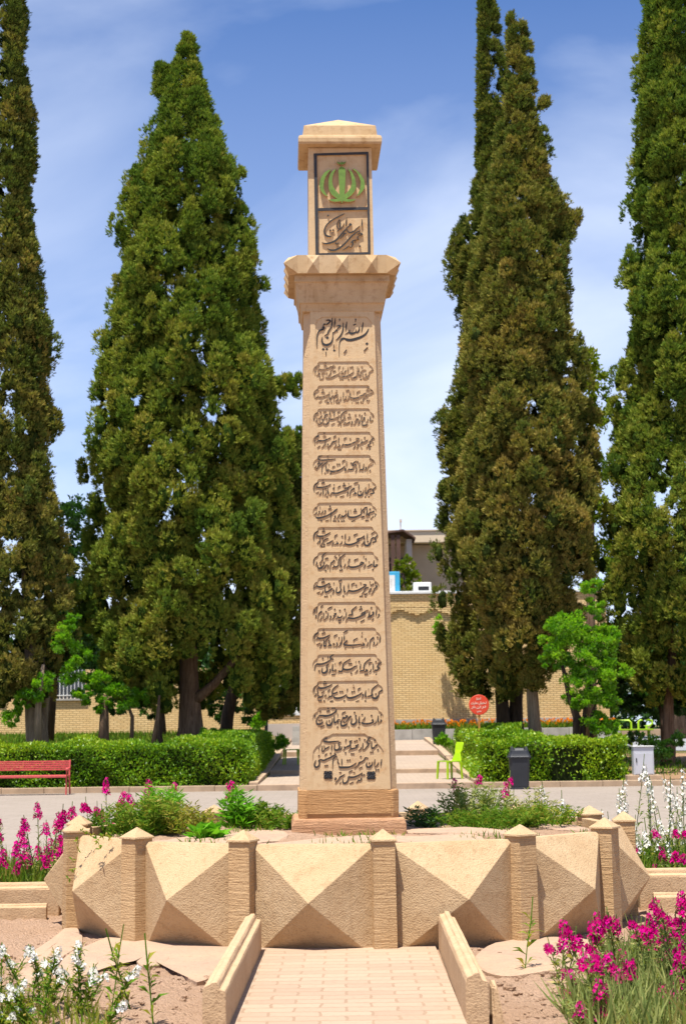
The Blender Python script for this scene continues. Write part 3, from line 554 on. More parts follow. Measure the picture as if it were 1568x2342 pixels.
ROW_STROKES = [
# each verse: brush strokes as x y width triples, dots as x y, measured on the carved panel
((1075, 1245), 6.817, "205 110 36 160 160 40 120 210 26 108 300 16 110 390 8/490 150 14 420 195 26 330 225 34 240 235 36 205 205 14/205 215 24 185 240 26 160 260 8/345 85/330 140/365 142/195 285 12 185 340 22 140 375 8/215 300 14 212 400 26 235 470 36 285 450 24 300 380 22 275 350 16/275 310/320 305/375 310/580 140 14 510 190 26 470 240 26 480 290 16 450 350 26 410 390 10/550 120 10 500 165 14/535 265/575 265/690 290 12 650 340 24 590 370 26 500 415 34 400 425 40 350 405 20/700 150 14 665 175 20 655 240 10/770 165 16 755 220 10/730 265 28 745 300 26 715 340 10/830 240 14 810 290 34 770 320 20 750 330 10/885 170 12 878 240 28 880 310 12/1000 200 12 1005 290 24 950 340 26 870 385 34 770 400 42 690 395 44 665 365 16/940 175/985 170/705 470/755 470/895 460/1105 160 14 1100 300 24 1080 390 36 1020 430 46 965 425 40 955 370 12/1140 200 14 1135 300 28 1150 375 38 1190 350 24/1310 245 12 1240 245 32 1180 300 20 1190 345 16/1210 165/1185 465/1465 235 34 1430 260 30 1385 295 20 1375 360 28 1330 415 46 1265 430 50 1230 390 30 1232 310 10/1300 340"),
((1075, 1328), 6.817, "185 140 40 140 185 30 100 215 20 95 290 16 98 370 8/430 240 14 370 280 28 290 310 36 200 320 38 165 270 12/165 300 24 150 325 24 115 345 8/290 140/275 205/315 205/400 320 12 390 370 24 330 405 8/445 190 14 440 290 24 455 370 40 480 340 22 510 300 30 540 270 14/500 150 12 498 210 10/265 395 10 230 420 22 195 440 10/610 145 28 615 190 16 585 220 10/385 455/420 450/490 450/625 455/670 455/645 255 40 600 275 34 555 310 20 545 390 14 545 480 8/635 330 12 645 370 38 610 395 24 575 410 10/705 300 12 715 350 32 680 400 10/775 190 12 768 300 18 775 370 20/830 290 12 830 350 26 775 400 10/895 290 12 895 350 28 845 395 10/850 160/890 155/935 180 12 930 280 26 940 330 34 1010 350 46 1090 340 44 1180 295 34 1260 250 40 1310 210 16/1010 170 12 1012 225 12/1170 170 16 1110 185 26 1090 245 12/1350 270 40 1300 300 34 1250 340 24 1232 400 16 1230 480 8/1400 160 12 1450 155 26 1480 180 24 1420 230 34 1340 260 34/1350 95/1330 155/1370 155/1335 395/1385 395/1355 455/1075 440/1120 440/1190 430/975 430 12 973 470 10"),
((1075, 1408), 6.817, "180 140 44 130 175 32 95 220 22 82 300 16 80 380 8/135 250 12 150 300 32 120 350 10/265 195 12 235 250 26 180 280 10/235 125/270 290 30 290 300 26 285 360 26 240 400 44 190 405 42 160 370 26 165 320 10/220 345/315 120/355 115/410 170 14 350 200 30 330 235 30 345 255 34 300 270 14/385 260 14 383 350 22/430 230 10 425 340 20 405 390 34 350 415 46 310 395 34 305 330 10/455 80 12 452 160 26 465 215 30 475 190 12/510 90/565 80 12 555 140 24 552 230 10/690 200 14 640 240 24 560 280 30 480 300 36 440 280 30/700 95 16 650 120 22 640 160 10/570 380 10 520 405 24 485 425 8/655 265 14 645 310 18 620 330 8/670 340 30 685 375 24 640 430 10/860 95 14 780 130 24 725 190 24 710 280 20 712 380 16 712 490 8/790 185 28 800 215 20 765 245 8/820 265 42 770 300 34 730 340 18/915 175/890 255/935 245/930 345 14 880 385 26 820 390 44 800 360 14/800 390 30 770 425 10/970 335 14 980 380 32 945 435 8/1060 195/1060 290 14 1110 290 34 1120 310 20 1060 350 34/1045 330 26 1060 370 24 1015 430 10/1155 190/1160 310 14 1150 370 26 1110 415 10/1210 190 12 1200 260 24 1192 330 10/1280 150/1280 240 14 1250 265 30 1270 290 34 1230 320 16 1210 380 22 1225 435 40 1290 440 42 1350 410 14/1355 280 12 1345 330 24 1300 370 8/1412 215 12 1405 290 26 1420 355 40 1465 340 26 1450 310 26/1465 210"),
((1075, 1488), 6.817, "195 125 44 150 170 34 110 215 20 98 300 16 98 400 8/475 180 14 410 215 28 330 250 34 240 260 42 180 245 26 180 215 10/175 250 28 150 285 18 125 295 8/325 80/310 150/345 145/350 270 14 346 340 24 345 410 12/315 345 12 305 385 24 260 430 8/230 375 10 190 400 24 155 425 8/400 320 16 412 360 34 390 400 18/615 240 14 575 275 32 520 290 36 480 350 22 440 400 22 405 440 8/430 460 10 420 475 10/600 135 16 550 160 22 550 210 10/600 330 12 590 380 26 545 430 8/668 180 12 658 240 26 655 310 12/665 330 14 690 385 36 650 390 24 620 415 8/660 465/705 465/1145 215 30 1100 198 20 1065 205 8/1145 215 26 1100 260 30 1000 310 30 900 350 38 800 355 40 755 330 20/760 345 24 720 405 10/850 180 16 795 205 24 800 260 10/935 210/1055 340 12 1045 390 24 1000 440 8/1105 340 28 1120 370 26 1085 430 8/1350 235 14 1300 270 30 1260 290 24 1210 290 30 1180 330 24 1140 345 30/1215 290 16 1240 300 20 1200 330 20/1275 180/1200 215 16 1195 255 10/1185 410 12 1210 435 26/1350 340 28 1365 365 22 1310 430 8/1500 190 12 1450 215 24 1430 250 40 1390 290 24 1400 330 24 1365 340 14/1475 290 12 1475 340 18/1385 400/1430 400/1395 460"),
((1075, 1570), 6.817, "275 55 12 210 75 24 185 130 32 240 155 36 340 155 36 450 140 24 590 125 10/405 80/190 200/175 240/215 235/290 215 14 240 255 34 195 290 28 160 340 18 115 400 8/130 280 12 125 310 20 85 345 8/400 190 12 345 235 40 300 265 24 270 320 18 265 400 14 265 485 8/368 280 14 365 350 26 385 410 42 430 385 20 400 360 14/430 245 12 435 285 10/810 290 14 760 340 28 680 390 34 580 420 44 490 425 48 455 390 16/340 465/468 475/630 250/680 250/580 300 10 540 305 26 510 340 14/820 150 14 760 180 26 745 225 12/850 180 12 845 240 24 842 300 10/815 345 12 835 370 20 815 405 26 800 370 12 815 345 10/1080 170 14 1020 215 24 990 270 30 1030 305 36/1040 260 26 1070 265 26 1065 320 22/1030 310 24 990 365 34 930 380 34 900 350 12/900 370 24 860 415 8/960 225/1110 195/1155 215 12 1150 290 26 1148 350 10/1090 340 12 1085 385 24 1050 430 8/1252 240 12 1245 340 24 1220 385 38 1180 365 20/1175 375 26 1140 415 8/1295 310 18 1308 350 36 1275 400 8/1405 130/1500 150 14 1450 165 30 1455 200 40 1430 240 44 1380 275 24 1345 330 18 1337 460 8/1410 385 24 1385 420 10"),
((1075, 1652), 6.817, "180 110 40 130 160 32 92 210 20 85 300 16 90 385 8/475 165 14 410 200 28 330 230 34 240 245 44 160 235 30 150 195 10/150 230 26 120 270 8/290 75/275 135/315 130/300 270 14 295 350 24 290 435 10/250 340 12 240 385 22 200 420 8/200 340 12 125 380 18/405 245 12 405 330 28 420 385 38 430 360 12/370 350 12 360 395 22 325 435 8/355 275/393 465/545 240 12 555 265 18 540 290 20 530 262 12 545 240 10/550 165 20 560 205 12/970 200 14 910 225 26 860 255 30/800 300 20 820 260 30 870 270 46 880 280 30 820 310 40 720 345 32 620 380 36 540 375 40 490 360 18/495 370 24 455 435 10/785 145/770 200/810 195/895 130 12 898 170 12/710 205 16 655 230 20 650 290 8/605 430 10 600 475 16/790 430 12 690 470 20/870 345 26 885 375 26 850 420 8/1035 260 44 980 290 32 940 330 20 928 410 14 928 495 8/1120 120 14 1060 135 30 1020 150 20/1140 170 12 1135 240 26 1130 310 10/1035 345 14 1070 385 36 1030 390 22 995 405 8/1245 290 12 1240 360 26 1200 420 44 1140 430 46 1112 390 26 1115 330 10/1180 335/1300 230 12 1290 310 26 1305 380 42 1350 360 22/1450 270 14 1390 285 32 1340 325 22 1360 355 20/1370 150 12 1375 210 14/1290 465/1370 460/1555 210 12 1510 250 24 1465 300 26 1490 350 28 1480 385 34 1420 385 28 1395 410 8"),
((1075, 1734), 6.817, "125 175/145 250 12 130 295 24 75 330 8/200 235 26 210 270 24 165 330 8/225 130 12 220 175 12/290 225 12 275 275 22 235 315 8/335 220 26 350 250 26 310 315 8/500 265 14 440 320 28 360 360 32 260 390 40 180 405 44 130 385 30 130 365 8/460 125/435 190/475 185/255 470/430 445 12 350 475 20/630 185 14 585 225 40 530 270 30 490 310 20 472 380 14 468 505 8/570 345 24 585 375 26 540 430 8/700 310 14 660 350 30 650 385 24 615 420 8/545 475/590 475/658 475/735 475/785 472/855 300 14 800 350 28 760 375 40 735 330 14/735 370 26 690 410 8/835 225 20 820 240 14 830 265 16/890 215 12 885 300 26 890 365 38 960 390 42 1060 380 40 1140 345 30 1195 310 24 1190 270 24 1230 215 28 1290 160 30 1340 145 12/1050 200/1030 250/1070 245/940 210 10 945 260 10/1195 165 14 1185 210 14/1050 455 12 960 490 20/1260 260/1275 355 14 1230 375 34 1190 395 12/1335 180 12 1325 280 26 1320 350 38 1370 345 24/1500 240 30 1450 265 28 1400 280 28 1360 310 24 1390 345 22/1400 195/1310 460/1350 458/1525 295 20 1535 340 36 1500 390 8/1475 350 12 1460 390 20 1410 425 8"),
((1080, 1820), 6.817, "140 110 44 90 160 34 55 215 20 45 300 14 40 375 8/430 155 14 370 195 28 290 235 34 190 255 46 130 235 30 120 200 10/120 240 26 80 275 8/270 75/250 135/290 130/195 290 14 185 360 24 182 440 10/155 355 12 145 400 22 95 445 8/250 305/385 290 14 330 315 32 290 340 24 250 400 22 215 460 20 180 490 8/290 440/235 495/280 490/495 345 14 440 380 30 390 410 32 340 420 20/340 425 14 365 400 20/510 390 12 500 430 22 460 465 8/580 370 14 610 420 36 570 430 22 525 450 8/600 205 14 545 235 24 530 290 12/710 250/705 365 12 690 410 24 645 450 8/788 190 12 780 260 26 778 330 10/875 250 26 885 290 26 845 340 8/775 370 12 790 430 34 870 450 42 970 430 40 1070 380 32 1110 340 34 1060 345 16 1080 310 26 1160 290 30 1235 235 24/790 425 26 725 465 8/1070 470/1075 185 14 1000 215 26 990 250 14/1305 180 12 1300 260 24 1290 330 10/1220 360 12 1205 410 22 1155 460 8/1230 300/1460 270 34 1420 295 28 1390 320 20 1380 390 28 1330 460 46 1270 465 46 1240 430 26 1245 360 10/1315 370/1470 150 14 1410 180 22 1400 215 12/1560 200 12 1520 250 26 1480 290 26 1505 340 28 1490 380 34 1440 385 26 1425 405 8"),
((1080, 1907), 6.672, "130 105 40 90 145 30 50 185 22 38 270 14 35 365 8/100 245 14 110 290 30 80 335 8/330 45 12 270 85 24 235 130 26 245 170 28 230 220 22 170 285 10/315 180/355 168/295 245 12 270 275 22 265 330 24 220 390 44 160 405 44 130 375 26 135 325 10/203 325/350 310 12 310 345 24 300 385 24 255 415 8/315 460/370 325 26 380 355 24 345 405 8/520 215 44 470 260 30 435 290 18 418 380 14 415 490 8/765 70 14 690 125 24 625 185 22 608 260 22 605 330 22 560 370 32 510 360 26 500 320 10/505 365 24 460 395 8/560 160/545 100 12 515 140 20/640 90 14 615 110 20/665 185 12 655 280 26 660 360 38 690 340 14/650 450/690 440/725 180 12 728 215 10/770 295 12 755 340 24 725 370 8/1110 300 20 1140 260 24 1190 280 26 1160 305 24 1100 320 22/1170 300 26 1080 345 34 980 375 40 890 375 42 845 340 24 845 290 10/840 350 26 790 390 8/855 180 26 865 215 22 820 260 8/1065 180 14 990 205 24 975 245 12/1100 405 10 1090 450 20/1235 305 12 1220 350 24 1180 390 8/1240 185/1195 110 14 1185 160 10/1385 300 30 1340 335 30 1300 355 28 1265 370 10/1320 240 18 1315 270 14/1430 215 12 1420 290 26 1430 360 40 1490 350 26 1510 320 20 1460 320 10/1403 435/1490 180 10 1490 220 10"),
((1080, 1994), 6.672, "125 105 38 80 150 32 45 190 20 38 270 14 35 365 8/410 155 14 350 195 26 280 230 34 190 255 46 130 240 36 105 205 10/105 240 26 50 270 8/255 75/235 140/275 135/185 360 10 110 400 20/260 330 12 245 380 22 195 430 8/300 240 14 300 320 26 315 375 38 380 350 30 440 310 28 480 280 14/405 200/385 260/425 250/300 475/345 468/490 315 26 505 350 26 465 410 8/505 150 16 500 190 10/430 440 10 435 480 16/660 165 28 650 210 22 655 270 24 670 330 28 620 385 46 570 380 32 555 330 20 575 250 10/630 115/670 100/740 215 12 735 300 26 750 370 36 770 350 14/723 460/845 175 12 838 240 24 835 300 10/1180 195 14 1240 200 30 1230 230 22 1140 285 30 1040 335 36 940 355 42 860 340 36 840 320 14/840 340 24 790 410 10/1018 212/985 165 14 920 190 22 915 245 10/1110 150 14 1130 170 22/1305 255 14 1240 285 32 1210 330 22 1180 380 20 1145 420 8/1220 425/1258 410/1235 485/1115 470/1155 462/1370 310 26 1350 290 20 1330 330 28 1320 365 28 1290 370 10/1365 210/1405 190/1340 125 14 1330 160 12/1455 160/1460 230 16 1500 230 26 1480 270 20 1450 280 24 1420 340 18 1400 380 18 1360 425 8"),
((1080, 2081), 6.533, "110 125 12 105 190 24 98 270 10/45 180 16 65 220 34 35 275 8/80 310 16 95 345 32 70 390 8/225 230 44 175 265 30 145 300 18 138 390 14 135 480 8/265 260 14 258 330 22 252 410 10/220 335 12 210 385 22 170 435 8/330 335 12 315 390 22 265 430 8/365 255 12 360 320 22 355 400 10/318 235/455 125 14 400 150 28 350 180 10/250 95 14 205 120 22 205 160 10/410 325 22 425 365 30 390 425 8/490 320 26 500 355 22 450 415 8/495 280 12 540 280 30 520 310 22 490 330 20/512 185/690 325 12 640 370 30 600 370 34 580 330 14/585 370 24 530 405 8/628 210/605 440/645 430/622 492/775 250 12 770 310 22 765 380 10/735 340 12 720 380 22 685 415 8/740 185/1005 115 14 940 170 26 895 220 24 910 270 30 900 310 30 850 310 26 820 330 8/1270 200 14 1210 225 26 1170 260 26/1110 310 18 1130 270 26 1185 270 44 1180 305 28 1110 335 36 1010 375 32 920 395 38 840 385 36 810 360 14/815 380 22 755 455 8/1103 125/1080 185/1120 175/1185 415 12 1095 470 20/1000 440 10 998 485 16/1300 215 12 1290 290 22 1275 350 22/1400 240 14 1370 255 26 1390 285 32 1340 325 24 1320 355 32 1270 360 26 1250 385 8/1310 310 18 1330 330 20/1340 148/1390 385 12 1355 430 18/1460 175 12 1450 250 24 1442 330 10/1500 290 26 1515 320 26 1470 390 8"),
((1080, 2170), 6.4, "140 120 40 95 160 32 60 200 20 52 280 14 50 365 8/400 175 14 340 210 28 260 245 34 170 260 44 125 235 26 120 205 10/120 250 24 85 290 8/255 75/235 145/278 135/185 355 12 100 400 20/215 365 12 205 415 22 165 465 8/268 285 14 262 370 28 275 430 40 310 400 26 300 350 20/385 225 14 330 285 22 290 330 22/375 290 18 385 330 28 355 360 8/385 365 14 420 415 36 380 415 24 345 430 8/475 360 16 500 390 26 475 420 28 468 385 14 475 360 10/545 350 16 560 395 32 525 450 8/615 360 14 640 370 26 625 400 24 585 440 8/660 215 12 660 290 20 645 350 24 620 360 16/560 170 14 500 195 22 490 240 12/598 225 16 590 270 10/713 190 12 710 250 26 708 310 10/790 80 14 740 105 28 690 130 12/775 300 34 740 340 24 700 385 28 740 405 36 850 410 34 980 400 26 1105 380 10/1010 245 12 930 290 22 915 330 12/905 440 10 908 490 10/750 460 10 725 490 14/1240 340 12 1230 385 22 1195 425 8/1125 350 14 1155 400 34 1110 410 24 1085 425 8/1183 268/1110 115 10 1105 155 14/1100 200 34 1100 215 12/1095 465 14 1100 480 12/1370 235 40 1320 270 30 1285 310 18 1275 390 14 1272 490 8/1365 325 18 1375 370 30 1345 410 8/1510 215 12 1500 280 24 1492 370 10/1450 330 12 1440 380 22 1400 420 8/1450 230"),
((1080, 2258), 6.4, "505 25 12 440 80 24 400 120 30 450 155 34 475 145 12/420 155 20 380 190 26 300 235 30 210 265 40 130 265 40 100 245 14/105 265 24 70 300 18 55 380 14 50 500 8/238 135/355 90 16 345 135 10/375 270 20 330 290 24 320 330 26 340 370 30 310 440 44 250 460 42 215 420 24 228 340 10/160 415/395 365 18 405 405 30 370 465 8/460 260 12 450 340 24 455 410 36 485 395 14/450 495/492 490/510 240 10 512 280 10/515 380 14 535 405 24 515 435 26 505 405 12 515 380 10/850 150 14 780 190 24 700 250 24 680 320 26 690 370 36 770 390 42 870 370 36 940 320 28 1000 300 16/680 380 26 650 430 32 600 415 26 590 400 8/600 425 22 575 455 8/825 255/865 248/868 465/655 205 14 605 235 22 608 275 10/1075 260 12 1065 330 22 1060 390 10/1010 380 12 995 420 22 950 460 8/1042 208/968 195 10 968 235 10/1295 140 14 1220 195 24 1160 260 22 1148 340 22 1140 400 26 1080 415 26 1050 435 8/1190 370 14 1225 410 34 1185 420 24 1155 440 8/1305 370 12 1295 410 22 1260 445 8/1355 250 12 1352 320 24 1350 400 10/1330 220 12 1270 240 22 1260 290 10/1180 495/1222 490/1413 210/1535 220 14 1480 270 24 1445 315 26 1490 350 32 1510 345 10/1500 210 10 1450 250 14/1480 360 24 1430 405 32 1395 380 14/1400 400 24 1355 435 8/1423 490"),
((1080, 2352), 6.272, "125 95 36 85 140 30 55 175 20 48 250 14 45 330 8/435 105 14 370 145 28 290 180 34 200 195 44 150 180 28 140 145 10/140 185 24 95 225 8/275 45/260 95/300 92/270 255 12 205 290 18/128 245 14 122 310 22 118 375 10/90 300 12 80 340 20 45 375 8/250 335 14 210 375 30 165 385 34 150 345 14/155 385 24 110 420 8/155 465/195 460/265 468/290 330 14 310 355 22 290 390 24 278 360 12 290 330 10/570 115 14 510 160 24 455 215 22 435 270 22 445 310 30 500 300 28 555 275 26/440 315 24 425 365 28 380 375 32 370 345 12/375 380 24 330 420 8/395 215 14 350 245 20 355 285 10/405 478/442 470/750 325 14 690 370 28 620 400 38 540 410 42 480 390 34 470 355 10/610 265/655 262/700 465/770 200 20 755 255 10/1085 280 14 1040 325 26 990 350 28 920 385 38 830 405 44 765 390 34 760 350 10/870 270/915 260/900 110 12 895 135 12/905 170 36 905 185 10/1055 180 14 1005 210 22 1000 255 10/1020 455 12 945 490 16/1100 320 26 1112 350 26 1075 400 8/1165 240 12 1155 310 26 1160 375 36 1185 360 12/1158 468/1222 200 12 1228 235 10/1430 110 14 1360 165 24 1300 225 24 1295 290 22 1285 350 26 1230 365 26 1200 385 8/1525 230 36 1480 260 28 1445 285 18 1445 340 26 1400 405 46 1340 410 46 1305 375 26 1320 310 10/1383 318"),
((1080, 2443), 6.272, "530 75 16 520 120 28 460 170 32 380 210 38 290 225 46 220 215 36 170 225 20/215 225 20 180 210 34 140 240 26 105 290 18 90 350 24 120 400 44 180 400 40 240 350 12/350 65/330 120/370 115/445 60/488 58/160 320/205 310/155 125 16 200 115 16/60 200 22 65 245 30/270 425 12 180 470 20/440 270 12 435 350 26 400 420 44 345 425 44 312 385 24 320 320 10/375 330/485 215 12 478 300 26 490 370 40 530 350 22 560 340 30 570 400 10/610 300 10 560 310 26 530 350 16/553 465/555 170 12 555 230 10/850 225 34 810 255 34 780 300 22 750 340 20 710 370 8/720 220 14 770 225 26 730 265 24 690 255 26 660 280 22 720 280 10/670 285 20 635 330 20 620 390 26 650 435 44 710 430 42 770 390 12/693 355/730 130 14 665 160 22 655 210 12/950 200 28 945 260 20 965 310 26 950 370 34 900 410 46 850 390 30 850 330 18 870 280 10/922 145/1028 230 12 1015 310 26 1020 370 38 1050 360 14/1015 470/1145 240 14 1135 285 24 1090 320 8/1070 190 18 1105 185 16/1320 290 24 1305 320 26 1330 330 20 1320 360 28 1240 390 36 1150 395 42 1090 380 34 1075 350 10/1290 212/1390 325 12 1380 370 22 1335 405 8/1435 215 12 1428 300 26 1440 370 40 1490 350 26 1505 320 22 1480 300 14/1490 185 12 1492 230 12/790 455 24 800 475 12"),
((1070, 2520), 5.807, "605 265 10 500 275 26 400 285 32 310 275 32 300 240 24 350 210 30 360 195 20/265 360 14 258 440 22 265 475 20 300 470 14/405 370 14 370 400 26 320 415 26 305 380 14 305 350 10/330 420 20 285 465 16/455 345 12 452 400 22 448 455 10/195 400 12 200 455 12/640 280 12 590 310 20 600 350 22 615 390 26 580 440 38 530 445 36 505 410 22 515 320 10/655 370 12 645 420 20 610 460 8/705 375 24 715 410 24 680 450 10/865 260 16 815 270 24 830 300 20 820 350 34 760 380 26 730 395 16/730 500/740 225 20 725 290 8/985 325 24 970 350 24 940 360 30 960 390 20 900 410 26 850 420 30 830 380 12/840 420 22 790 465 8/915 270/955 255/1010 215/850 520/890 520/1080 300 12 1075 370 22 1070 440 10/1045 385 12 1035 425 20 990 455 8/1245 185 14 1190 230 22 1155 290 26 1200 320 24 1160 380 24 1120 425 18 1085 445 8/1210 180 8 1170 210 12/1255 265 12 1250 350 22 1265 410 36 1310 390 26 1345 350 28 1365 330 10/1350 345 20 1370 360 14/1115 240/1215 265/1315 250/1380 440/1235 490/1275 485/135 650 12 108 720 22 120 780 36 160 790 36 200 750 28 210 690 24 190 660 22 230 640 26 290 655 34 350 630 28 430 595 30 490 560 30 545 530 14/500 510 12 530 515 20/197 560/432 512/360 515 12 325 540 18 322 580 8/325 760/365 755/560 575 38 510 600 26 480 640 18 472 720 14 470 830 8/575 620 12 575 690 20 600 720 28/655 620 12 655 690 22 652 750 10/940 700 12 900 740 24 820 785 32 720 795 40 620 795 42 600 765 20/1185 610 20 1130 600 20 1100 650 24 1060 680 22 1010 700 30 980 750 18 905 815 8/1095 640 12 1120 655 18/770 650/815 645/1035 575/1270 680 12 1260 740 24 1220 785 38 1170 785 36 1145 745 20 1160 690 10/1210 710/1320 630 12 1312 700 22 1308 770 10/1395 690 12 1370 745 22 1315 795 8/1455 630 12 1445 700 22 1435 770 10/1345 845/1390 840/1070 780 12 1000 815 16/1070 900 14 1000 950 24 900 990 32 820 995 40 790 985 24 780 1050 24 740 1105 36 690 1110 32 675 1070 20 680 1030 10/1040 1000 26 1050 1040 24 1000 1060 26 985 1030 12/985 1060 20 945 1105 8/1065 950/1105 945/870 855 12 810 880 18 805 920 10/885 895 14 920 890 12/715 930 12 660 970 28 620 990 26 590 1040 20 520 1125 8/520 995 12 545 1020 20 520 1045 20 510 1015 10/600 900 14 650 890 16/640 1090 12 610 1125 12/890 1085 12 810 1130 18")]
for org, sc_, txt in ROW_STROKES:
    mq = pxmap(SHF, org, sc_); mb = MB()
    for k, part in enumerate(txt.split('/')):
        q = [float(t) for t in part.split()]
        if len(q) == 2: r = 25 * sc_ / 6.8; poly = [mq(q[0], q[1] - r), mq(q[0] + r * .9, q[1]), mq(q[0], q[1] + r), mq(q[0] - r * .9, q[1])]
        else: poly = [mq(*p) for p in stroke([(q[i], q[i + 1]) for i in range(0, len(q), 3)], [q[i + 2] * 1.04 + 2 for i in range(0, len(q), 3)], 4)]
        v_, f_, n_ = curve_mesh([poly], LH / 2 + (k % 7) * .00008); place(mb, SHF, v_, f_, n_, LB, 0, 1)
    raw_build(mb, 'inscription', [M_letter, M_shaft], shaft)
for cx, cy in ((380, 950), (1245, 958)):
    mb = MB(); c = LQ(cx, cy); r0 = abs(LQ(cx + 118, cy)[0] - c[0]); prof = []
    for i in range(64):
        a = i * 2 * math.pi / 64; rr = r0 * (0.66 + .34 * abs(math.sin(2 * a)) ** 1.5) * (0.90 + .10 * math.cos(16 * a)); prof.append((c[0] + rr * math.cos(a), c[1] + rr * math.sin(a)))
    v_, f_, n_ = curve_mesh([prof], LH / 2); place(mb, SHF, v_, f_, n_, LB, 0, 1)
    n_leaf = 8
    for i in range(n_leaf):
        a = i * 2 * math.pi / n_leaf + R(22.5 * 0); q = [(c[0] + r0 * .18 * math.cos(a), c[1] + r0 * .18 * math.sin(a)), (c[0] + r0 * .5 * math.cos(a + .25), c[1] + r0 * .5 * math.sin(a + .25)), (c[0] + r0 * .86 * math.cos(a), c[1] + r0 * .86 * math.sin(a)), (c[0] + r0 * .5 * math.cos(a - .25), c[1] + r0 * .5 * math.sin(a - .25))]
        b3 = [SHF.at(*p, LB + LH) for p in q]; top = SHF.at(c[0] + r0 * .5 * math.cos(a), c[1] + r0 * .5 * math.sin(a), LB + LH + .007)
        mb.add(b3 + [top], [(0, 1, 4), (1, 2, 4), (2, 3, 4), (3, 0, 4)])
    raw_build(mb, 'rosette', [M_rosette, M_shaft], shaft)
# --- the large opening formula, drawn stroke by stroke
BAS = [([(1345, 370), (1320, 430), (1270, 500), (1180, 560), (1060, 605), (940, 632), (850, 622), (775, 580)], [18, 34, 46, 58, 64, 66, 60, 22]),
       ([(775, 592), (722, 630), (690, 690), (680, 800), (680, 1030)], [58, 42, 22, 18, 10]),
       ([(1222, 230), (1205, 330), (1185, 455)], [14, 34, 14]), ([(1135, 330), (1130, 400), (1095, 455), (1045, 455)], [18, 36, 42, 20]),
       ([(1062, 385), (1050, 450), (970, 487), (908, 455), (915, 400)], [14, 32, 52, 42, 14]), ([(912, 440), (870, 472), (810, 502)], [30, 30, 8]),
       ([(1052, 150), (1045, 230)], [28, 12]), ([(1000, 298), (1030, 285), (1062, 268)], [30, 22, 18]),
       ([(850, 215), (838, 320), (822, 430)], [14, 34, 14]), ([(770, 240), (765, 380), (745, 460), (690, 560), (605, 635)], [14, 34, 30, 38, 16]),
       ([(690, 150), (684, 215)], [26, 10]), ([(620, 320), (670, 308), (705, 322), (640, 378), (600, 422), (560, 460), (525, 470)], [12, 30, 38, 22, 26, 26, 18]), ([(608, 400), (634, 436)], [30, 40]),
       ([(535, 470), (530, 600), (490, 700), (400, 747), (320, 722), (288, 640), (300, 555)], [14, 26, 42, 60, 48, 32, 10]),
       ([(590, 140), (580, 240), (565, 350)], [12, 32, 12]), ([(520, 130), (512, 300), (480, 370), (440, 430), (410, 500), (345, 537)], [14, 34, 30, 32, 32, 16]),
       ([(380, 195), (430, 184), (476, 204), (430, 260), (380, 290), (340, 270), (312, 345)], [12, 36, 36, 30, 26, 20, 20]),
       ([(345, 340), (310, 375)], [50, 70]), ([(330, 385), (240, 420), (195, 480), (178, 580), (178, 840)], [50, 36, 26, 26, 10]),
       ([(555, 735), (552, 810)], [18, 14]), ([(380, 895), (378, 1000)], [18, 10]), ([(845, 850), (785, 930)], [20, 26]), ([(1325, 800), (1240, 880)], [22, 30])]
BASD = [((1305, 715), 38), ((412, 580), 38), ((320, 840), 36), ((400, 838), 32), ((568, 866), 32)]
JOM = [([(805, 165), (640, 245), (450, 350), (320, 470), (258, 600), (265, 700), (320, 768), (400, 785), (462, 772)], [18, 36, 38, 34, 38, 48, 54, 44, 16]),
       ([(668, 320), (682, 420), (680, 520), (650, 600), (600, 660)], [14, 32, 34, 28, 20]), ([(660, 325), (610, 410), (590, 490), (620, 560), (690, 590), (740, 530), (792, 430)], [12, 22, 24, 26, 30, 28, 16]),
       ([(855, 270), (850, 380), (825, 490)], [14, 40, 14]), ([(470, 670), (468, 745)], [28, 8]), ([(985, 440), (940, 480)], [60, 80]),
       ([(960, 470), (880, 545), (780, 650), (690, 760), (600, 860), (500, 930), (380, 970), (280, 980), (190, 950)], [40, 28, 36, 46, 52, 54, 54, 44, 14]),
       ([(1270, 320), (1275, 430), (1255, 525)], [12, 38, 12]), ([(1222, 495), (1130, 570), (1050, 645), (950, 680), (890, 650), (862, 585)], [16, 26, 36, 42, 34, 10]),
       ([(850, 720), (805, 700), (770, 770), (690, 850)], [16, 34, 32, 18]), ([(1225, 630), (1120, 680), (1010, 770), (900, 880), (780, 1010), (650, 1110), (520, 1160), (400, 1150), (335, 1110)], [18, 30, 38, 44, 48, 54, 54, 42, 12]),
       ([(1160, 735), (1200, 700), (1260, 712), (1285, 740), (1200, 772), (1150, 810), (1180, 868), (1110, 880), (1088, 955)], [14, 26, 42, 26, 20, 28, 22, 28, 10]), ([(1110, 885), (1060, 890), (1000, 925)], [24, 22, 40]),
       ([(985, 935), (1020, 960), (1020, 1020), (970, 1080), (905, 1040)], [70, 46, 30, 30, 10]), ([(900, 1060), (840, 1110), (745, 1162)], [22, 28, 14]), ([(605, 985), (605, 1090)], [22, 8])]
JOMD = [((355, 220), 31), ((415, 618), 34), ((495, 608), 30), ((565, 978), 29), ((628, 970), 26), ((1215, 1050), 33)]
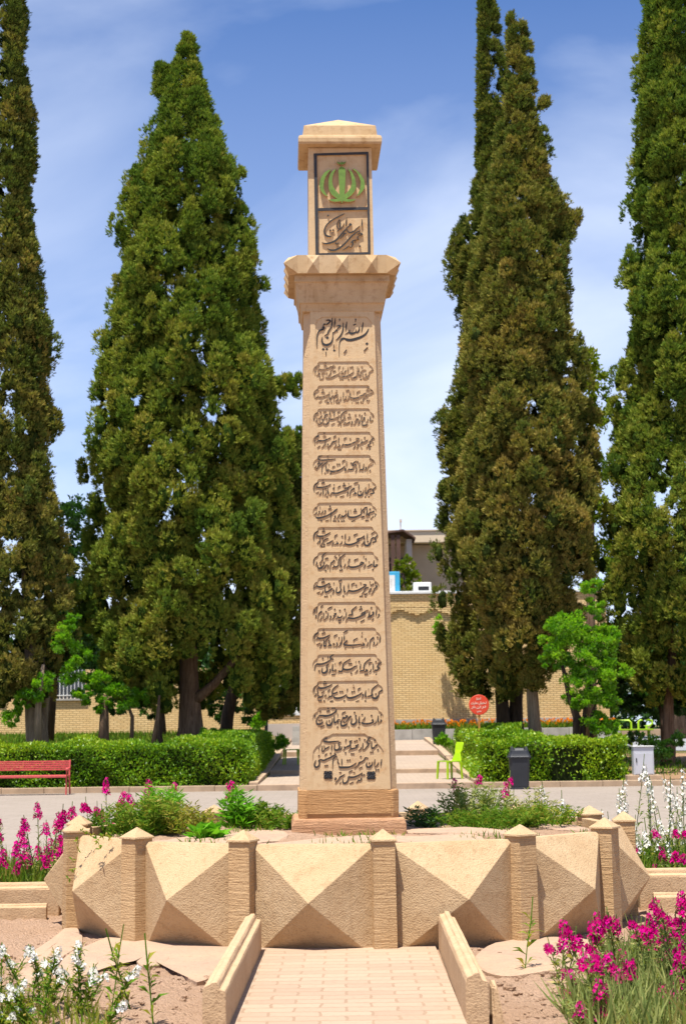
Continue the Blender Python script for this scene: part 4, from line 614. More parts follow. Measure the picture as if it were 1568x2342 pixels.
def calligraphy(name, pl, mp_, strokes, dots, base, thick, parent, scale, mats):
    mb = MB(); k = 0
    for pts, ws_ in strokes:
        poly = [mp_(*p) for p in stroke(pts, ws_)]; v_, f_, n_ = curve_mesh([poly], thick / 2 + k * .00012); place(mb, pl, v_, f_, n_, base, 0, 1); k += 1
    for c, r in dots:
        poly = [mp_(c[0], c[1] - r), mp_(c[0] + r * .95, c[1]), mp_(c[0], c[1] + r), mp_(c[0] - r * .95, c[1])]; v_, f_, n_ = curve_mesh([poly], thick / 2); place(mb, pl, v_, f_, n_, base, 0, 1)
    return raw_build(mb, name, mats, parent)
calligraphy('inscription', SHF, BQ, BAS, BASD, LB, LH - .003, shaft, 1, [M_letterpaint, M_shaft])

# --- capital: coved steps and a frieze of diamond points, square and symmetric
cap = MB()
prof = [(4.845, .318), (4.85, .327), (4.872, .329), (4.900, .336), (4.912, .341), (4.915, .350), (4.930, .351), (4.97, .353), (5.02, .360), (5.06, .371), (5.078, .378), (5.083, .390), (5.094, .390), (5.096, .386), (5.138, .386)]
cap.loft([ring4(h, z) for z, h in prof])
capital = cap.build('capital', M_cap, pil)
fr = MB(); zb_, zm_, zt_ = 5.14, 5.215, 5.292; hb = 0.438; ap = 0.038; pitch_ = 2 * (hb + ap) / 4 * .985
for side in range(4):
    rot = Matrix.Rotation(side * math.pi / 2, 3, 'Z')
    # apexes at corner, three between, corner; flat facets fold at the joints between
    A = [(-hb - ap + 0.0, -hb - ap + 0.0)] + [(-hb - ap + (i) * (hb + ap) / 2, -hb - ap) for i in (1, 2, 3)] + [(hb + ap, -hb - ap)]
    pv = lambda x, y, z: tuple(rot @ Vector((x, y, z)))
    for i in range(4):
        x0, x1 = A[i][0], A[i + 1][0]; xm = (x0 + x1) / 2 - .012; tb = .052
        a0 = pv(x0, A[i][1], zm_); a1 = pv(x1, A[i + 1][1], zm_)
        l = x0 + (tb if i else .115); r = x1 - (tb if i < 3 else .115)
        t0, t1, b0, b1 = pv(l, -hb, zt_), pv(r, -hb, zt_), pv(l, -hb, zb_), pv(r, -hb, zb_)
        mt, mbm = pv(xm, -hb, zt_), pv(xm, -hb, zb_)
        fr.add([a0, t0, mt, mbm, b0], [(0, 4, 3, 2, 1)]); fr.add([a1, t1, mt, mbm, b1], [(0, 1, 2, 3, 4)])
        if i < 3:
            x2 = A[i + 1][0]; fr.add([a1, pv(x2 - tb, -hb, zt_), pv(x2 + tb, -hb, zt_)], [(0, 2, 1)]); fr.add([a1, pv(x2 - tb, -hb, zb_), pv(x2 + tb, -hb, zb_)], [(0, 1, 2)])
    # corner point
    c0 = pv(hb + ap, -hb - ap, zm_); l = hb + ap - .115
    fr.add([c0, pv(l, -hb, zt_), pv(hb, -l, zt_)], [(0, 2, 1)]); fr.add([c0, pv(l, -hb, zb_), pv(hb, -l, zb_)], [(0, 1, 2)])
q_ = hb; l_ = hb + ap - .115
for z, fl in ((zt_, 1), (zb_, 0)):
    o8 = [(-l_, -q_, z), (l_, -q_, z), (q_, -l_, z), (q_, l_, z), (l_, q_, z), (-l_, q_, z), (-q_, l_, z), (-q_, -l_, z)]
    fr.add(o8, [tuple(range(8)) if fl else tuple(range(8))[::-1]])
fr.build('frieze', M_cap, pil)
# upper block
mb = MB(); mb.loft([[(-.268, -.2535, 5.29), (.268, -.2535, 5.29), (.268, .268, 5.29), (-.268, .268, 5.29)], [(-.262, -.2475, 6.262), (.262, -.2475, 6.262), (.262, .262, 6.262), (-.262, .262, 6.262)]]); blk = mb.build('emblem_block', M_shaft, pil)
BF = Plane2((0, -0.254, 5.29), (1, 0, 0), (0, .006 / .972, 1))
SRC1 = lambda x, y: BF.px(900 + x / 2.602, 380 + y / 2.602)
fo = [SRC1(483, 400), SRC1(975, 385), SRC1(993, 1308), SRC1(500, 1318)]; fi1 = [SRC1(512, 418), SRC1(955, 408), SRC1(965, 882), SRC1(520, 892)]; fi2 = [SRC1(522, 918), SRC1(966, 906), SRC1(970, 1288), SRC1(526, 1298)]
FT = 0.014
obl = [(-.2682, .003), (.2682, .003), (.2622, .968), (-.2622, .968)]
v_, f_, n_ = curve_mesh([obl, fi1, fi2], FT / 2); mb = MB(); place(mb, BF, v_, f_, n_, 0.0); raw_build(mb, 'block_face', [M_shaft], blk)
v_, f_, n_ = curve_mesh([fo, fi1, fi2], 0.003); mb = MB(); place(mb, BF, v_, f_, n_, FT - .002); raw_build(mb, 'black_border', [M_frame], blk)
EQ = pxmap(BF, (1080, 540), 7.467); JQ = pxmap(BF, (1090, 720), 7.84)
EMB = [[(640, 160), (652, 225), (692, 252), (735, 245), (764, 270), (800, 248), (850, 232), (877, 150), (848, 192), (812, 206), (784, 196), (765, 172), (746, 206), (702, 205), (664, 194)],
       [(765, 300), (830, 350), (862, 405), (862, 480), (850, 800), (835, 1030), (865, 1080), (770, 1252), (690, 1080), (708, 1030), (697, 800), (680, 480), (680, 405), (705, 345)],
       [(622, 360), (520, 430), (460, 510), (425, 640), (418, 780), (440, 920), (500, 1030), (600, 1110), (690, 1150), (722, 1045), (690, 1018), (600, 920), (540, 820), (515, 700), (530, 560), (570, 460)],
       [(915, 360), (1010, 430), (1062, 510), (1105, 620), (1130, 740), (1130, 850), (1090, 960), (1000, 1060), (910, 1120), (840, 1150), (822, 1050), (850, 1020), (920, 960), (990, 860), (1025, 740), (1015, 620), (985, 480)],
       [(425, 1165), (540, 1150), (640, 1140), (705, 1105), (765, 1200), (690, 1213), (560, 1218), (480, 1195)], [(1112, 1150), (1010, 1162), (910, 1145), (850, 1110), (775, 1200), (850, 1213), (960, 1222), (1050, 1202), (1110, 1172)],
       [(490, 385), (400, 410), (320, 470), (250, 560), (205, 680), (190, 820), (220, 930), (280, 1010), (350, 1062), (405, 1085), (350, 1000), (310, 920), (295, 820), (310, 680), (350, 570), (410, 480)],
       [(1035, 365), (1100, 380), (1170, 430), (1260, 520), (1330, 640), (1357, 760), (1345, 870), (1290, 960), (1220, 1032), (1145, 1085), (1182, 1010), (1230, 900), (1250, 780), (1245, 680), (1200, 560), (1140, 450)]]
mb = MB()
for k, poly in enumerate(EMB):
    v_, f_, n_ = curve_mesh([[EQ(*p) for p in poly]], 0.017 + k * .0002); place(mb, BF, v_, f_, n_, 0.001, 0, 1)
raw_build(mb, 'emblem', [M_green_paint, M_cap], blk)
calligraphy('inscription', BF, JQ, JOM, JOMD, 0.001, .011, blk, 1, [M_letterpaint, M_shaft])
# crowning cap
mb = MB(); prof = [(6.262, .30), (6.268, .338), (6.285, .346), (6.318, .346), (6.340, .338), (6.350, .318), (6.354, .310), (6.44, .298)]
rings = [ring4(h, z) for z, h in prof]; mb.loft(rings, cap1=False); n0 = len(mb.v)
mb.add([(-.298, -.298, 6.44), (.298, -.298, 6.44), (.298, .298, 6.44), (-.298, .298, 6.44), (0, 0, 6.60)], [(0, 1, 4), (1, 2, 4), (2, 3, 4), (3, 0, 4)])
mb.build('cap', M_cap, pil)

# ---------------------------------------------------------------- ring-shaped planter
plr = empty('stone_planter', (0, 0, 0), 'round sandstone planter with faceted diamond panels and pyramid capped posts', 'planter')
POST = [-157, -132, -107.5, -82.5][:0]
ang = {0: 6.2, 1: 33.1, 2: 59.8, 3: 83.5, 4: 110.5, 5: 136.5, 6: 162.6, 7: 187.5, 8: 213.5, 9: 239.5, -4: 264.7, -3: 290.0, -2: 317.2, -1: 341.1}
angs = sorted(ang.values())
RP = 2.2
def radial(a, r, t=0.0): a = R(a); return Vector((r * math.sin(a) + t * math.cos(a), -r * math.cos(a) + t * math.sin(a), 0))
for a in angs:
    mb = MB(); hw = 0.078; hd = .085
    sq = lambda h, e: [(radial(a, RP + dr * e, dt * h)) for dr, dt in ((1, -1), (1, 1), (-1, 1), (-1, -1))]
    lo = sq(hw + .002, hd + .002); hi = sq(hw - .004, hd - .004)
    mb.hexa([(p.x, p.y) for p in lo], -.15, [(p.x, p.y) for p in hi], .708)
    po = mb.build('post', M_post, plr, bevel=.006, jitter=.0015)
    mb = MB(); b = sq(hw + .008, hd + .008); b2 = sq(hw + .006, hd + .006); ap_ = radial(a, RP)
    mb.hexa([(p.x, p.y) for p in b], .706, [(p.x, p.y) for p in b2], .719)
    mb.add([(p.x, p.y, .719) for p in b2] + [(ap_.x, ap_.y, .788)], [(0, 1, 4), (1, 2, 4), (2, 3, 4), (3, 0, 4)])
    mb.build('cap', M_ring, po, bevel=.003)
for i, a in enumerate(angs):
    a2 = angs[(i + 1) % len(angs)] + (360 if i == len(angs) - 1 else 0)
    p0 = radial(a, RP - .02, .066); p1 = radial(a2, RP - .02, -.066); mid = (p0 + p1) / 2; out_ = mid.normalized()
    zt2, zb2, zm2 = .684, -.065, .318; th = .085; dep = .265
    o0, o1 = p0 + out_ * 0, p1 + out_ * 0; i0, i1 = p0 - out_ * th, p1 - out_ * th; apx = mid + out_ * dep
    mb = MB()
    lip = out_ * .014
    vs = [(o0.x, o0.y, zb2), (o1.x, o1.y, zb2), (o1.x, o1.y, zt2 - .016), (o0.x, o0.y, zt2 - .016), (apx.x, apx.y, zm2), (i0.x, i0.y, zb2), (i1.x, i1.y, zb2), (i1.x, i1.y, zt2), (i0.x, i0.y, zt2),
          (o0.x - lip.x, o0.y - lip.y, zt2), (o1.x - lip.x, o1.y - lip.y, zt2)]
    mb.add(vs, [(0, 1, 4), (1, 2, 4), (2, 3, 4), (3, 0, 4), (3, 2, 10, 9), (9, 10, 7, 8), (8, 7, 6, 5), (5, 6, 1, 0), (1, 6, 7, 10, 2), (0, 3, 9, 8, 5)])
    mb.build('panel', M_ring, plr, bevel=.004)
# soil inside the planter
def bed_z(X, Y):
    r = np.hypot(X, Y); return .648 - .035 * np.clip((r - .6) / 1.5, 0, 1) + .02 * np.sin(X * 4.3 + 1) * np.sin(Y * 3.7) + rng.normal(size=X.shape) * .004
th_ = np.linspace(0, 2 * math.pi, 73)[:-1]; rr_ = np.linspace(.02, 2.09, 40)
Xb = np.outer(rr_, np.sin(th_)); Yb = np.outer(rr_, np.cos(th_)); Zb = bed_z(Xb, Yb)
me = bpy.data.meshes.new('soil_bed'); n = len(th_)
me.from_pydata(np.stack([Xb, Yb, Zb], -1).reshape(-1, 3).tolist(), [], [(k * n + i, k * n + (i + 1) % n, (k + 1) * n + (i + 1) % n, (k + 1) * n + i) for k in range(len(rr_) - 1) for i in range(n)])
me.materials.append(M_soil); me.polygons.foreach_set('use_smooth', [True] * len(me.polygons)); so_ = bpy.data.objects.new('soil_bed', me); C.objects.link(so_); struct(so_)
def flagstone(name, pts, zf, th, mat, seed=0):
    """irregular slab from outline points (x,y) and a height function"""
    n = len(pts); poly = smooth_poly(pts, 4); c = np.mean(np.array(pts), 0); mb = MB(); rings = []
    for s, dz in ((1.0, -th), (1.0, -.006), (.975, 0.0), (.6, .006), (.25, .008)):
        rings.append([(c[0] + (p[0] - c[0]) * s, c[1] + (p[1] - c[1]) * s, zf(c[0] + (p[0] - c[0]) * s, c[1] + (p[1] - c[1]) * s) + dz) for p in poly])
    mb.loft(rings, cap0=False); return struct(mb.build(name, mat))
for pts in ([(-1.25, -.25), (-.55, -.35), (-.5, -.95), (-1.0, -1.15), (-1.5, -.8)], [(-.9, -1.25), (-.2, -1.05), (.35, -.95), (.9, -.75), (1.0, -1.15), (.3, -1.45), (-.5, -1.55)], [(.52, -.1), (1.3, -.05), (1.55, -.45), (1.15, -.7), (.55, -.6)],
            [(1.45, .9), (1.9, .6), (1.95, 0), (1.6, .1)], [(-1.5, .6), (-1.2, 1.3), (-1.85, .95), (-1.95, .3)]):
    flagstone('planter_paving', pts, lambda x, y: float(bed_z(np.array([x]), np.array([y]))[0]) + .012, .06, M_slab)
def tz(x, y): return float(terr(np.array([float(x)]), np.array([float(y)]))[0])
# pinkish slab apron around the planter's foot
def G(u, v, z=0.08): p = PZ(u, v, z); return (p.x, p.y)
for pts in ([G(185, 2140), G(300, 2105), G(420, 2128), G(545, 2140), G(520, 2175), G(450, 2215), G(385, 2175), G(330, 2180), G(290, 2165), G(190, 2205), G(130, 2195)],
            [G(30, 2190), G(120, 2120), G(165, 2090), G(190, 2125), G(130, 2180), G(70, 2225)],
            [G(1085, 2160), G(1160, 2120), G(1330, 2118), G(1350, 2150), G(1300, 2200), G(1190, 2205), G(1110, 2195)]):
    flagstone('apron_paving', pts, lambda x, y: tz(x, y) + .022, .06, M_slab)
# loose clods and pebbles of the foreground soil
pp = MB()
for i in range(1800):
    s_ = -1 if i % 2 else 1; x = s_ * random.uniform(.72, 2.9); y = random.uniform(-5.6, -1.6)
    if math.hypot(x, y) < 2.35: continue
    r = random.uniform(.004, .016) * (2.4 if random.random() < .06 else 1); z = tz(x, y) + r * .3
    pp.ball((x, y, z), r, (random.uniform(.8, 1.4), random.uniform(.8, 1.4), random.uniform(.5, .9)), 6)
tag(pp.build('soil_clods', M_soil, jitter=.002), 'small dry clods and pebbles scattered over the dusty soil', 'pebbles', kind='stuff')

# ---------------------------------------------------------------- stone kerbs near the planter
def kerb(name, a, b, zt, zb, w_, label, mat=M_kerb, group=None, stop=None):
    """moulded kerb slab standing on edge from a to b"""
    a, b = Vector((a[0], a[1], 0)), Vector((b[0], b[1], 0)); t = (b - a).normalized(); s = Vector((-t.y, t.x, 0)); h = zt - zb; mb = MB(); rings = []
    prof = [(-.5, 0), (-.5, .80), (-.46, .86), (-.22, .88), (-.18, .95), (-.1, 1.0), (.12, 1.0), (.2, .96), (.42, .93), (.5, .85), (.5, 0)]
    n = 14
    for i in range(n + 1):
        p = a + (b - a) * (i / n); rings.append([tuple(p + s * (x * w_ + random.uniform(-.0015, .0015)) + Vector((0, 0, zb + y * h + random.uniform(-.002, .002)))) for x, y in prof])
    mb.loft(rings); o = mb.build(name, mat, bevel=.003, segs=1); return tag(o, label, 'kerb', group)
kerb('path_kerb', (-.66, Yd(8.42)), (-.64, -2.28), .245, -.05, .115, 'moulded stone kerb along the left side of the brick path', group='kerb slabs beside the brick path')
kerb('path_kerb', (.635, Yd(8.62)), (.655, -2.28), .245, -.05, .115, 'moulded stone kerb along the right side of the brick path', group='kerb slabs beside the brick path')
mb = MB(); mb.hexa([(.715, Yd(8.66)), (.77, Yd(8.64)), (.775, Yd(8.9)), (.72, Yd(8.9))], -.03, [(.715, Yd(8.68)), (.74, Yd(8.66)), (.745, Yd(8.9)), (.72, Yd(8.9))], .17); tag(mb.build('stone_fragment', M_kerb, bevel=.012, jitter=.006), 'broken rusty edged stone piece leaning on the end of the right path kerb', 'stone')
pL0, pL1 = P(-260, 2034, 14.0), P(128, 2032, 14.0)
kerb('bed_kerb', (-5.2, pL1.y), (-2.36, pL1.y + .05), .245, -.05, .14, 'moulded stone kerb closing the magenta flower bed left of the planter')
kerb('bed_kerb', (-5.2, pL1.y - .42), (-2.42, pL1.y - .22), .10, -.06, .10, 'low half buried stone kerb in the soil left of the planter')
kerb('bed_kerb', (2.36, .22), (5.4, .28), .30, -.05, .14, 'moulded stone kerb running right from the planter below the white flowers')
kerb('bed_kerb', (2.42, -.12), (5.4, -.20), .14, -.06, .10, 'low half buried stone kerb in the soil right of the planter')
#@@MORE
# ---------------------------------------------------------------- trees
def core_q(root, c, L_, lt, mat):
    """dark closed ellipsoids added inside each clump to occlude it and darken the gaps"""
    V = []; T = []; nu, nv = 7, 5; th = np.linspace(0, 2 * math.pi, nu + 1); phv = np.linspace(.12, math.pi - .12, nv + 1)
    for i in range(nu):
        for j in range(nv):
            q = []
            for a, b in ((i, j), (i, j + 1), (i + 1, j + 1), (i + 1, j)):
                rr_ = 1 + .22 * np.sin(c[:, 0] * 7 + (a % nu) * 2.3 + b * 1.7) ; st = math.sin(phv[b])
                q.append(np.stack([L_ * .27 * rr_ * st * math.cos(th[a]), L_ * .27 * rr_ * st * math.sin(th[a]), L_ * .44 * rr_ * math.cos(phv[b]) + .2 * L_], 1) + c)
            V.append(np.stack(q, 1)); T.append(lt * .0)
    vs = np.stack(V, 1).reshape(-1, 3); t = np.repeat(np.stack(T, 1).reshape(-1), 4); quadobj('dark_clump_core', vs, t, mat, root)  # added opaque core in the darkest tint, so gaps between clumps look shaded
def cypress(label, uc, d, table, vbase, trunk_r, mat, seed, dens=5.0, trunks=None, bark=None, group=None, tint0=0.45, gap=0.0, fork=None, base_z=None, blades=10, lumpf=.82, hole=None, extra=()):
    global rng
    rng = np.random.default_rng(seed); rnd = random.Random(seed)
    x0 = P(uc, 1300, d).x; y0 = Yd(d)
    zs = np.array([P(uc, v, d).z for v, _, _ in table]); xl = np.array([x0 - P(a, v, d).x for v, a, _ in table]); xr = np.array([P(b, v, d).x - x0 for v, _, b in table])
    o = np.argsort(zs); zs, xl, xr = zs[o], np.maximum(xl[o], .05), np.maximum(xr[o], .05)
    bz = base_z if base_z is not None else tz(x0, y0) - .15
    root = empty('cypress_tree', (x0, y0, bz), label, 'tree', group)
    # trunk
    for k, (ub, ut, vt, r0) in enumerate(trunks or [(uc, uc, table[len(table) // 3][0], trunk_r)]):
        mb = MB(); xb = P(ub, vbase, d).x - x0; xt = P(ut, vt, d).x - x0; zt = P(uc, vt, d).z - bz; pts = []; rad = []
        for i in range(9):
            t = i / 8; pts.append((xb + (xt - xb) * t + .04 * math.sin(i * 1.7 + k), .25 * math.sin(k * 2.1) + .03 * math.cos(i * 2.3), zt * t)); rad.append(r0 * (1.35 - .35 * min(1, t * 5)) * (1 - .6 * t))
        mb.tube(pts, rad, 12); mb.build('trunk', bark or M_bark, root, smooth=True, jitter=.012)
    if fork:
        (u1, v1), (u2, v2), r0 = fork; a = P(u1, v1, d); b = P(u2, v2, d - .2); mb = MB(); pts = [(a.x - x0, -.05, a.z - bz)]
        for t in (.25, .5, .75, 1): pts.append((a.x - x0 + (b.x - a.x) * t, -.05 - .4 * t, a.z - bz + (b.z - a.z) * t + .12 * math.sin(t * 3.14) * -1))
        mb.tube(pts, [r0 * 1.25, r0, r0 * .85, r0 * .75, r0 * .6], 10); mb.build('branch', bark or M_bark, root, smooth=True, jitter=.008)
    H = zs[-1] - zs[0]; mean_r = (xl + xr) / 2; area = np.trapz(mean_r, zs) * 2 * math.pi
    nl = int(area * dens / lumpf ** 2)
    # choose heights in proportion to girth
    zz = np.linspace(zs[0], zs[-1], 400); cdf = np.cumsum(np.interp(zz, zs, mean_r) + .12); cdf /= cdf[-1]
    z = np.interp(rng.random(nl), cdf, zz); ph = rng.random(nl) * 2 * math.pi
    back = (np.sin(ph) > .25) & (rng.random(nl) < .5); ph[back] *= -1
    rl, rr = np.interp(z, zs, xl), np.interp(z, zs, xr); rl, rr = (np.maximum(q - .17, q * .55) for q in (rl, rr)); rx = np.where(np.cos(ph) > 0, rr, rl); ry = (rl + rr) / 2
    wob = 1 + .10 * np.sin(ph * 3 + z * 1.1 + seed) + .08 * np.sin(ph * 5 - z * 1.9)
    k = (.52 + .41 * np.sqrt(rng.random(nl))) * wob
    inner = rng.random(nl) < .22; k[inner] *= .65
    L_ = np.clip(.30 + .44 * rng.random(nl), 0, .50 * ry + .20) * lumpf
    cx = np.cos(ph) * rx * k; cy = np.sin(ph) * ry * k; cz = z - bz
    if gap > 0:
        keep = (np.sin(cx * 2.3 + seed) * np.sin(cz * 1.7 + seed * 2) * np.cos(cy * 2 + 1) > -1 + gap * 2 * rng.random(nl)) | (k < .5); cx, cy, cz, ph, L_, k = (q[keep] for q in (cx, cy, cz, ph, L_, k)); nl = len(cx)
    if hole is not None:
        hz = P(uc, hole[2], d).z - bz; keep = ~((cx > P(hole[0], 1500, d).x - x0) & (cx < P(hole[1], 1500, d).x - x0) & (cz - .3 < hz) & (cy < .35)); cx, cy, cz, ph, L_, k = (q[keep] for q in (cx, cy, cz, ph, L_, k)); nl = len(cx)
    for (u, v, l) in extra:
        for t in (.62, .74, .87, 1.0):
            q = P(uc + (u - uc) * t, v + 26 * (1 - t), d); cx, cy, cz, ph, L_ = np.append(cx, q.x - x0), np.append(cy, -.1), np.append(cz, q.z - bz), np.append(ph, 0.0 if q.x > x0 else math.pi), np.append(L_, l * (1.45 - .45 * t)); nl += 1
    c = np.stack([cx, cy, cz], 1); outw = np.stack([np.cos(ph), np.sin(ph), np.zeros(nl)], 1)
    lt = np.clip(tint0 + rng.normal(size=nl) * .16 + .34 * (1 - np.clip((c[:, 2] - (zs[0] - bz)) / H, 0, 1)) - .10, 0, 1)  # tint rises downward: olive lower foliage, plus brightening painted into the shaded lower crown
    nt_ = 42; idx = np.repeat(np.arange(nl), nt_); w_ = rv(len(idx)); flip = (np.sum(w_ * outw[idx], 1) < -.30); w_[flip] *= -1
    low = w_[:, 2] < -.55; w_[low, 2] *= -1
    rad = (.80 + .24 * rng.random(len(idx))) * (1 + .14 * np.sin(w_[:, 0] * 6 + idx) * np.sin(w_[:, 1] * 6 + idx * 1.7) + .12 * np.sin(w_[:, 2] * 7 + idx))
    tp = c[idx] + w_ * (L_[idx] * rad)[:, None] * np.array([.58, .58, .90]) + np.array([0, 0, .2]) * L_[idx][:, None] + outw[idx] * (.1 * L_[idx])[:, None]
    td = unit(w_ * .75 + np.array([0, 0, .70]) + outw[idx] * .15)
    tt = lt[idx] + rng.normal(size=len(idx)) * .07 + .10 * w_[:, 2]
    bi = np.repeat(np.arange(len(idx)), blades); n = len(bi); D = unit(td[bi] + rng.normal(size=(n, 3)) * .34)
    bp = tp[bi] + rng.normal(size=(n, 3)) * .026 - td[bi] * .05
    fl = unit(w_[bi] * .9 + np.array([0, 0, .55]) + rng.normal(size=(n, 3)) * .30); t_ = rng.random(n)
    core_q(root, c, L_, lt, mat)
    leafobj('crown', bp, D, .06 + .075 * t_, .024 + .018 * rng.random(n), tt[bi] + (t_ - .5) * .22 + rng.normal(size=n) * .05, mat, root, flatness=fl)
    return root
def leafy(name, label, cat, blobs, d, leaf, count, mat, trunks, bark, seed, group=None, tint0=.5, part='crown', spread=1.0, y_off=0, base_z=None):
    """broadleaf tree or shrub; blobs are (u, v, radius in photo px)"""
    global rng
    rng = np.random.default_rng(seed)
    u0 = trunks[0][0][0][0] if trunks else blobs[0][0]; x0 = P(u0, 1600, d).x; y0 = Yd(d); bz = (tz(x0, y0) if base_z is None else base_z) - .05
    root = empty(name, (x0, y0, bz), label, cat, group)
    mb = MB()
    for pts, r0 in trunks:
        q = [P(u, v, d) for u, v in pts]; q = [(p.x - x0, .06 * math.sin(i * 2.1), p.z - bz) for i, p in enumerate(q)]; q[0] = (q[0][0], q[0][1], min(q[0][2], 0.0))
        mb.tube(q, [r0 * (1.2 - .75 * i / max(1, len(q) - 1)) for i in range(len(q))], 9)
    if trunks: mb.build('trunk', bark, root, smooth=True, jitter=.006)
    A = sum(b[2] ** 2 for b in blobs); Ps, Ds, Ts = [], [], []
    for (u, v, r) in blobs:
        c = P(u, v, d); rm = r * d / FPX; n = int(count * r * r / A); k = max(6, int(rm * rm * 30 + 9)); w_ = rv(k); sub = np.array([c.x - x0, 0, c.z - bz]) + w_ * rm * (.45 + .5 * rng.random((k, 1))) * np.array([1, 1.0, .95])
        i = rng.integers(0, k, n); q = sub[i] + rv(n) * (rm * (.16 + .42 * rng.random(k) ** 2)[i] * spread)[:, None] * (rng.random((n, 1)) ** .6) * np.array([1, 1, .8]); Ps.append(q); o = unit(q - np.array([c.x - x0, 0, c.z - bz]))
        Ds.append(unit(o * .7 + rv(n) * .8 + np.array([0, 0, -.15]))); Ts.append(tint0 + .20 * rng.normal(size=k)[i] + .16 * rng.normal(size=n))
    Pn, D, T = np.concatenate(Ps), np.concatenate(Ds), np.concatenate(Ts); n = len(Pn)
    fl = unit(np.cross(D, unit(rv(n) * .6 + np.array([0, -.5, .8]))))
    leafobj(part, Pn, D, rng.uniform(.7, 1.3, n) * leaf, rng.uniform(.45, .7, n) * leaf, T, mat, root, flatness=np.cross(fl, D) * .0 + fl)
    return root

T2 = [(78, 418, 432), (115, 402, 448), (150, 393, 462), (230, 366, 482), (300, 345, 518), (350, 326, 530), (400, 300, 552), (450, 276, 572), (560, 262, 576), (660, 246, 605), (720, 228, 612), (800, 220, 615), (880, 215, 648), (960, 208, 655), (1060, 195, 678), (1160, 198, 685), (1290, 188, 684), (1400, 182, 680), (1480, 200, 690), (1540, 215, 680), (1590, 250, 640), (1620, 300, 560)]
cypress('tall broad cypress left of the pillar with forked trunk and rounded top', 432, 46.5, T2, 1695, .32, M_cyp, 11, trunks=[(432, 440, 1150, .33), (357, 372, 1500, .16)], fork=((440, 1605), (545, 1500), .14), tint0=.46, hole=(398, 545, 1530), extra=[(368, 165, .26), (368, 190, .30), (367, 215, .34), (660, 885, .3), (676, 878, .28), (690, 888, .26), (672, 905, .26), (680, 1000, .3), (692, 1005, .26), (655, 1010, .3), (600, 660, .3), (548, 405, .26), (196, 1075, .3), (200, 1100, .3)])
T2s = [(148, 368, 378), (200, 358, 395), (300, 348, 420), (420, 330, 430), (600, 300, 430)]
T1 = [(-120, -60, 2), (0, -70, 20), (80, -70, 30), (180, -75, 52), (270, -75, 78), (340, -75, 84), (400, -80, 78), (470, -80, 70), (560, -85, 88), (660, -85, 104), (740, -90, 106), (820, -90, 128), (900, -95, 116), (960, -95, 150), (1040, -95, 120), (1130, -100, 130), (1250, -100, 165), (1330, -100, 180), (1420, -90, 170), (1500, -80, 175), (1560, -60, 160), (1610, 0, 130)]
cypress('dark olive cypress cut by the left edge with gaps showing sky', 20, 44, T1, 1700, .3, M_cypolive, 21, trunks=[(84, 60, 1250, .26), (95, 110, 1400, .14)], tint0=.36, gap=.25, dens=4.4, bark=M_barkpale)
T3a = [(-5, 1128, 1140), (60, 1112, 1158), (130, 1098, 1166), (200, 1096, 1175), (290, 1094, 1180), (400, 1088, 1190), (500, 1066, 1195), (590, 1024, 1200), (680, 1030, 1200), (760, 1046, 1200), (860, 1036, 1200), (960, 1008, 1200), (1060, 998, 1200), (1160, 980, 1200), (1290, 968, 1190), (1400, 1000, 1180), (1500, 1005, 1180), (1560, 1020, 1190), (1595, 1050, 1180)]
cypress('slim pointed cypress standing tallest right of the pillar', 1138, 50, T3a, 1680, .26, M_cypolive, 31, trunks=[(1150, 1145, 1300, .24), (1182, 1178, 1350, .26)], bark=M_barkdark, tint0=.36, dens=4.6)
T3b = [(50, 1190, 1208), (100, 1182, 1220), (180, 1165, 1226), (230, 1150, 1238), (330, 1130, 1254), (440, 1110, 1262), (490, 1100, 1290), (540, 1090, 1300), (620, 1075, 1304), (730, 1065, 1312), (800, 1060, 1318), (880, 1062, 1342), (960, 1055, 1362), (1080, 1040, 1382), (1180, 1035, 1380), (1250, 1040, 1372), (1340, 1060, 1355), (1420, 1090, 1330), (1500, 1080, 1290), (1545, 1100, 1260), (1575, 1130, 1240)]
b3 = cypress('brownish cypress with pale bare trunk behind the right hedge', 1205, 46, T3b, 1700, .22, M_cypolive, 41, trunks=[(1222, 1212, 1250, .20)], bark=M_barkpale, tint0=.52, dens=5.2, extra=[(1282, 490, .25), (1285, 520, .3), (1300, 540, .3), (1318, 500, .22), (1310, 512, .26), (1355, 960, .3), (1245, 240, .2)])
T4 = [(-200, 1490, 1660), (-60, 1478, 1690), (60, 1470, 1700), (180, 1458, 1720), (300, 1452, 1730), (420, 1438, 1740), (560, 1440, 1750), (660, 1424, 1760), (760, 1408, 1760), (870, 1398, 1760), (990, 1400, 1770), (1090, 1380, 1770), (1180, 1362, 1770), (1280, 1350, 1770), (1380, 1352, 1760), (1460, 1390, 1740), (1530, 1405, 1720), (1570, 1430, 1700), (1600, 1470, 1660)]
cypress('dense green cypress cut by the right edge', 1585, 46, T4, 1700, .3, M_cyp, 51, trunks=[(1522, 1540, 1300, .17), (1600, 1600, 1200, .28)], tint0=.40, dens=4.8, gap=.12)
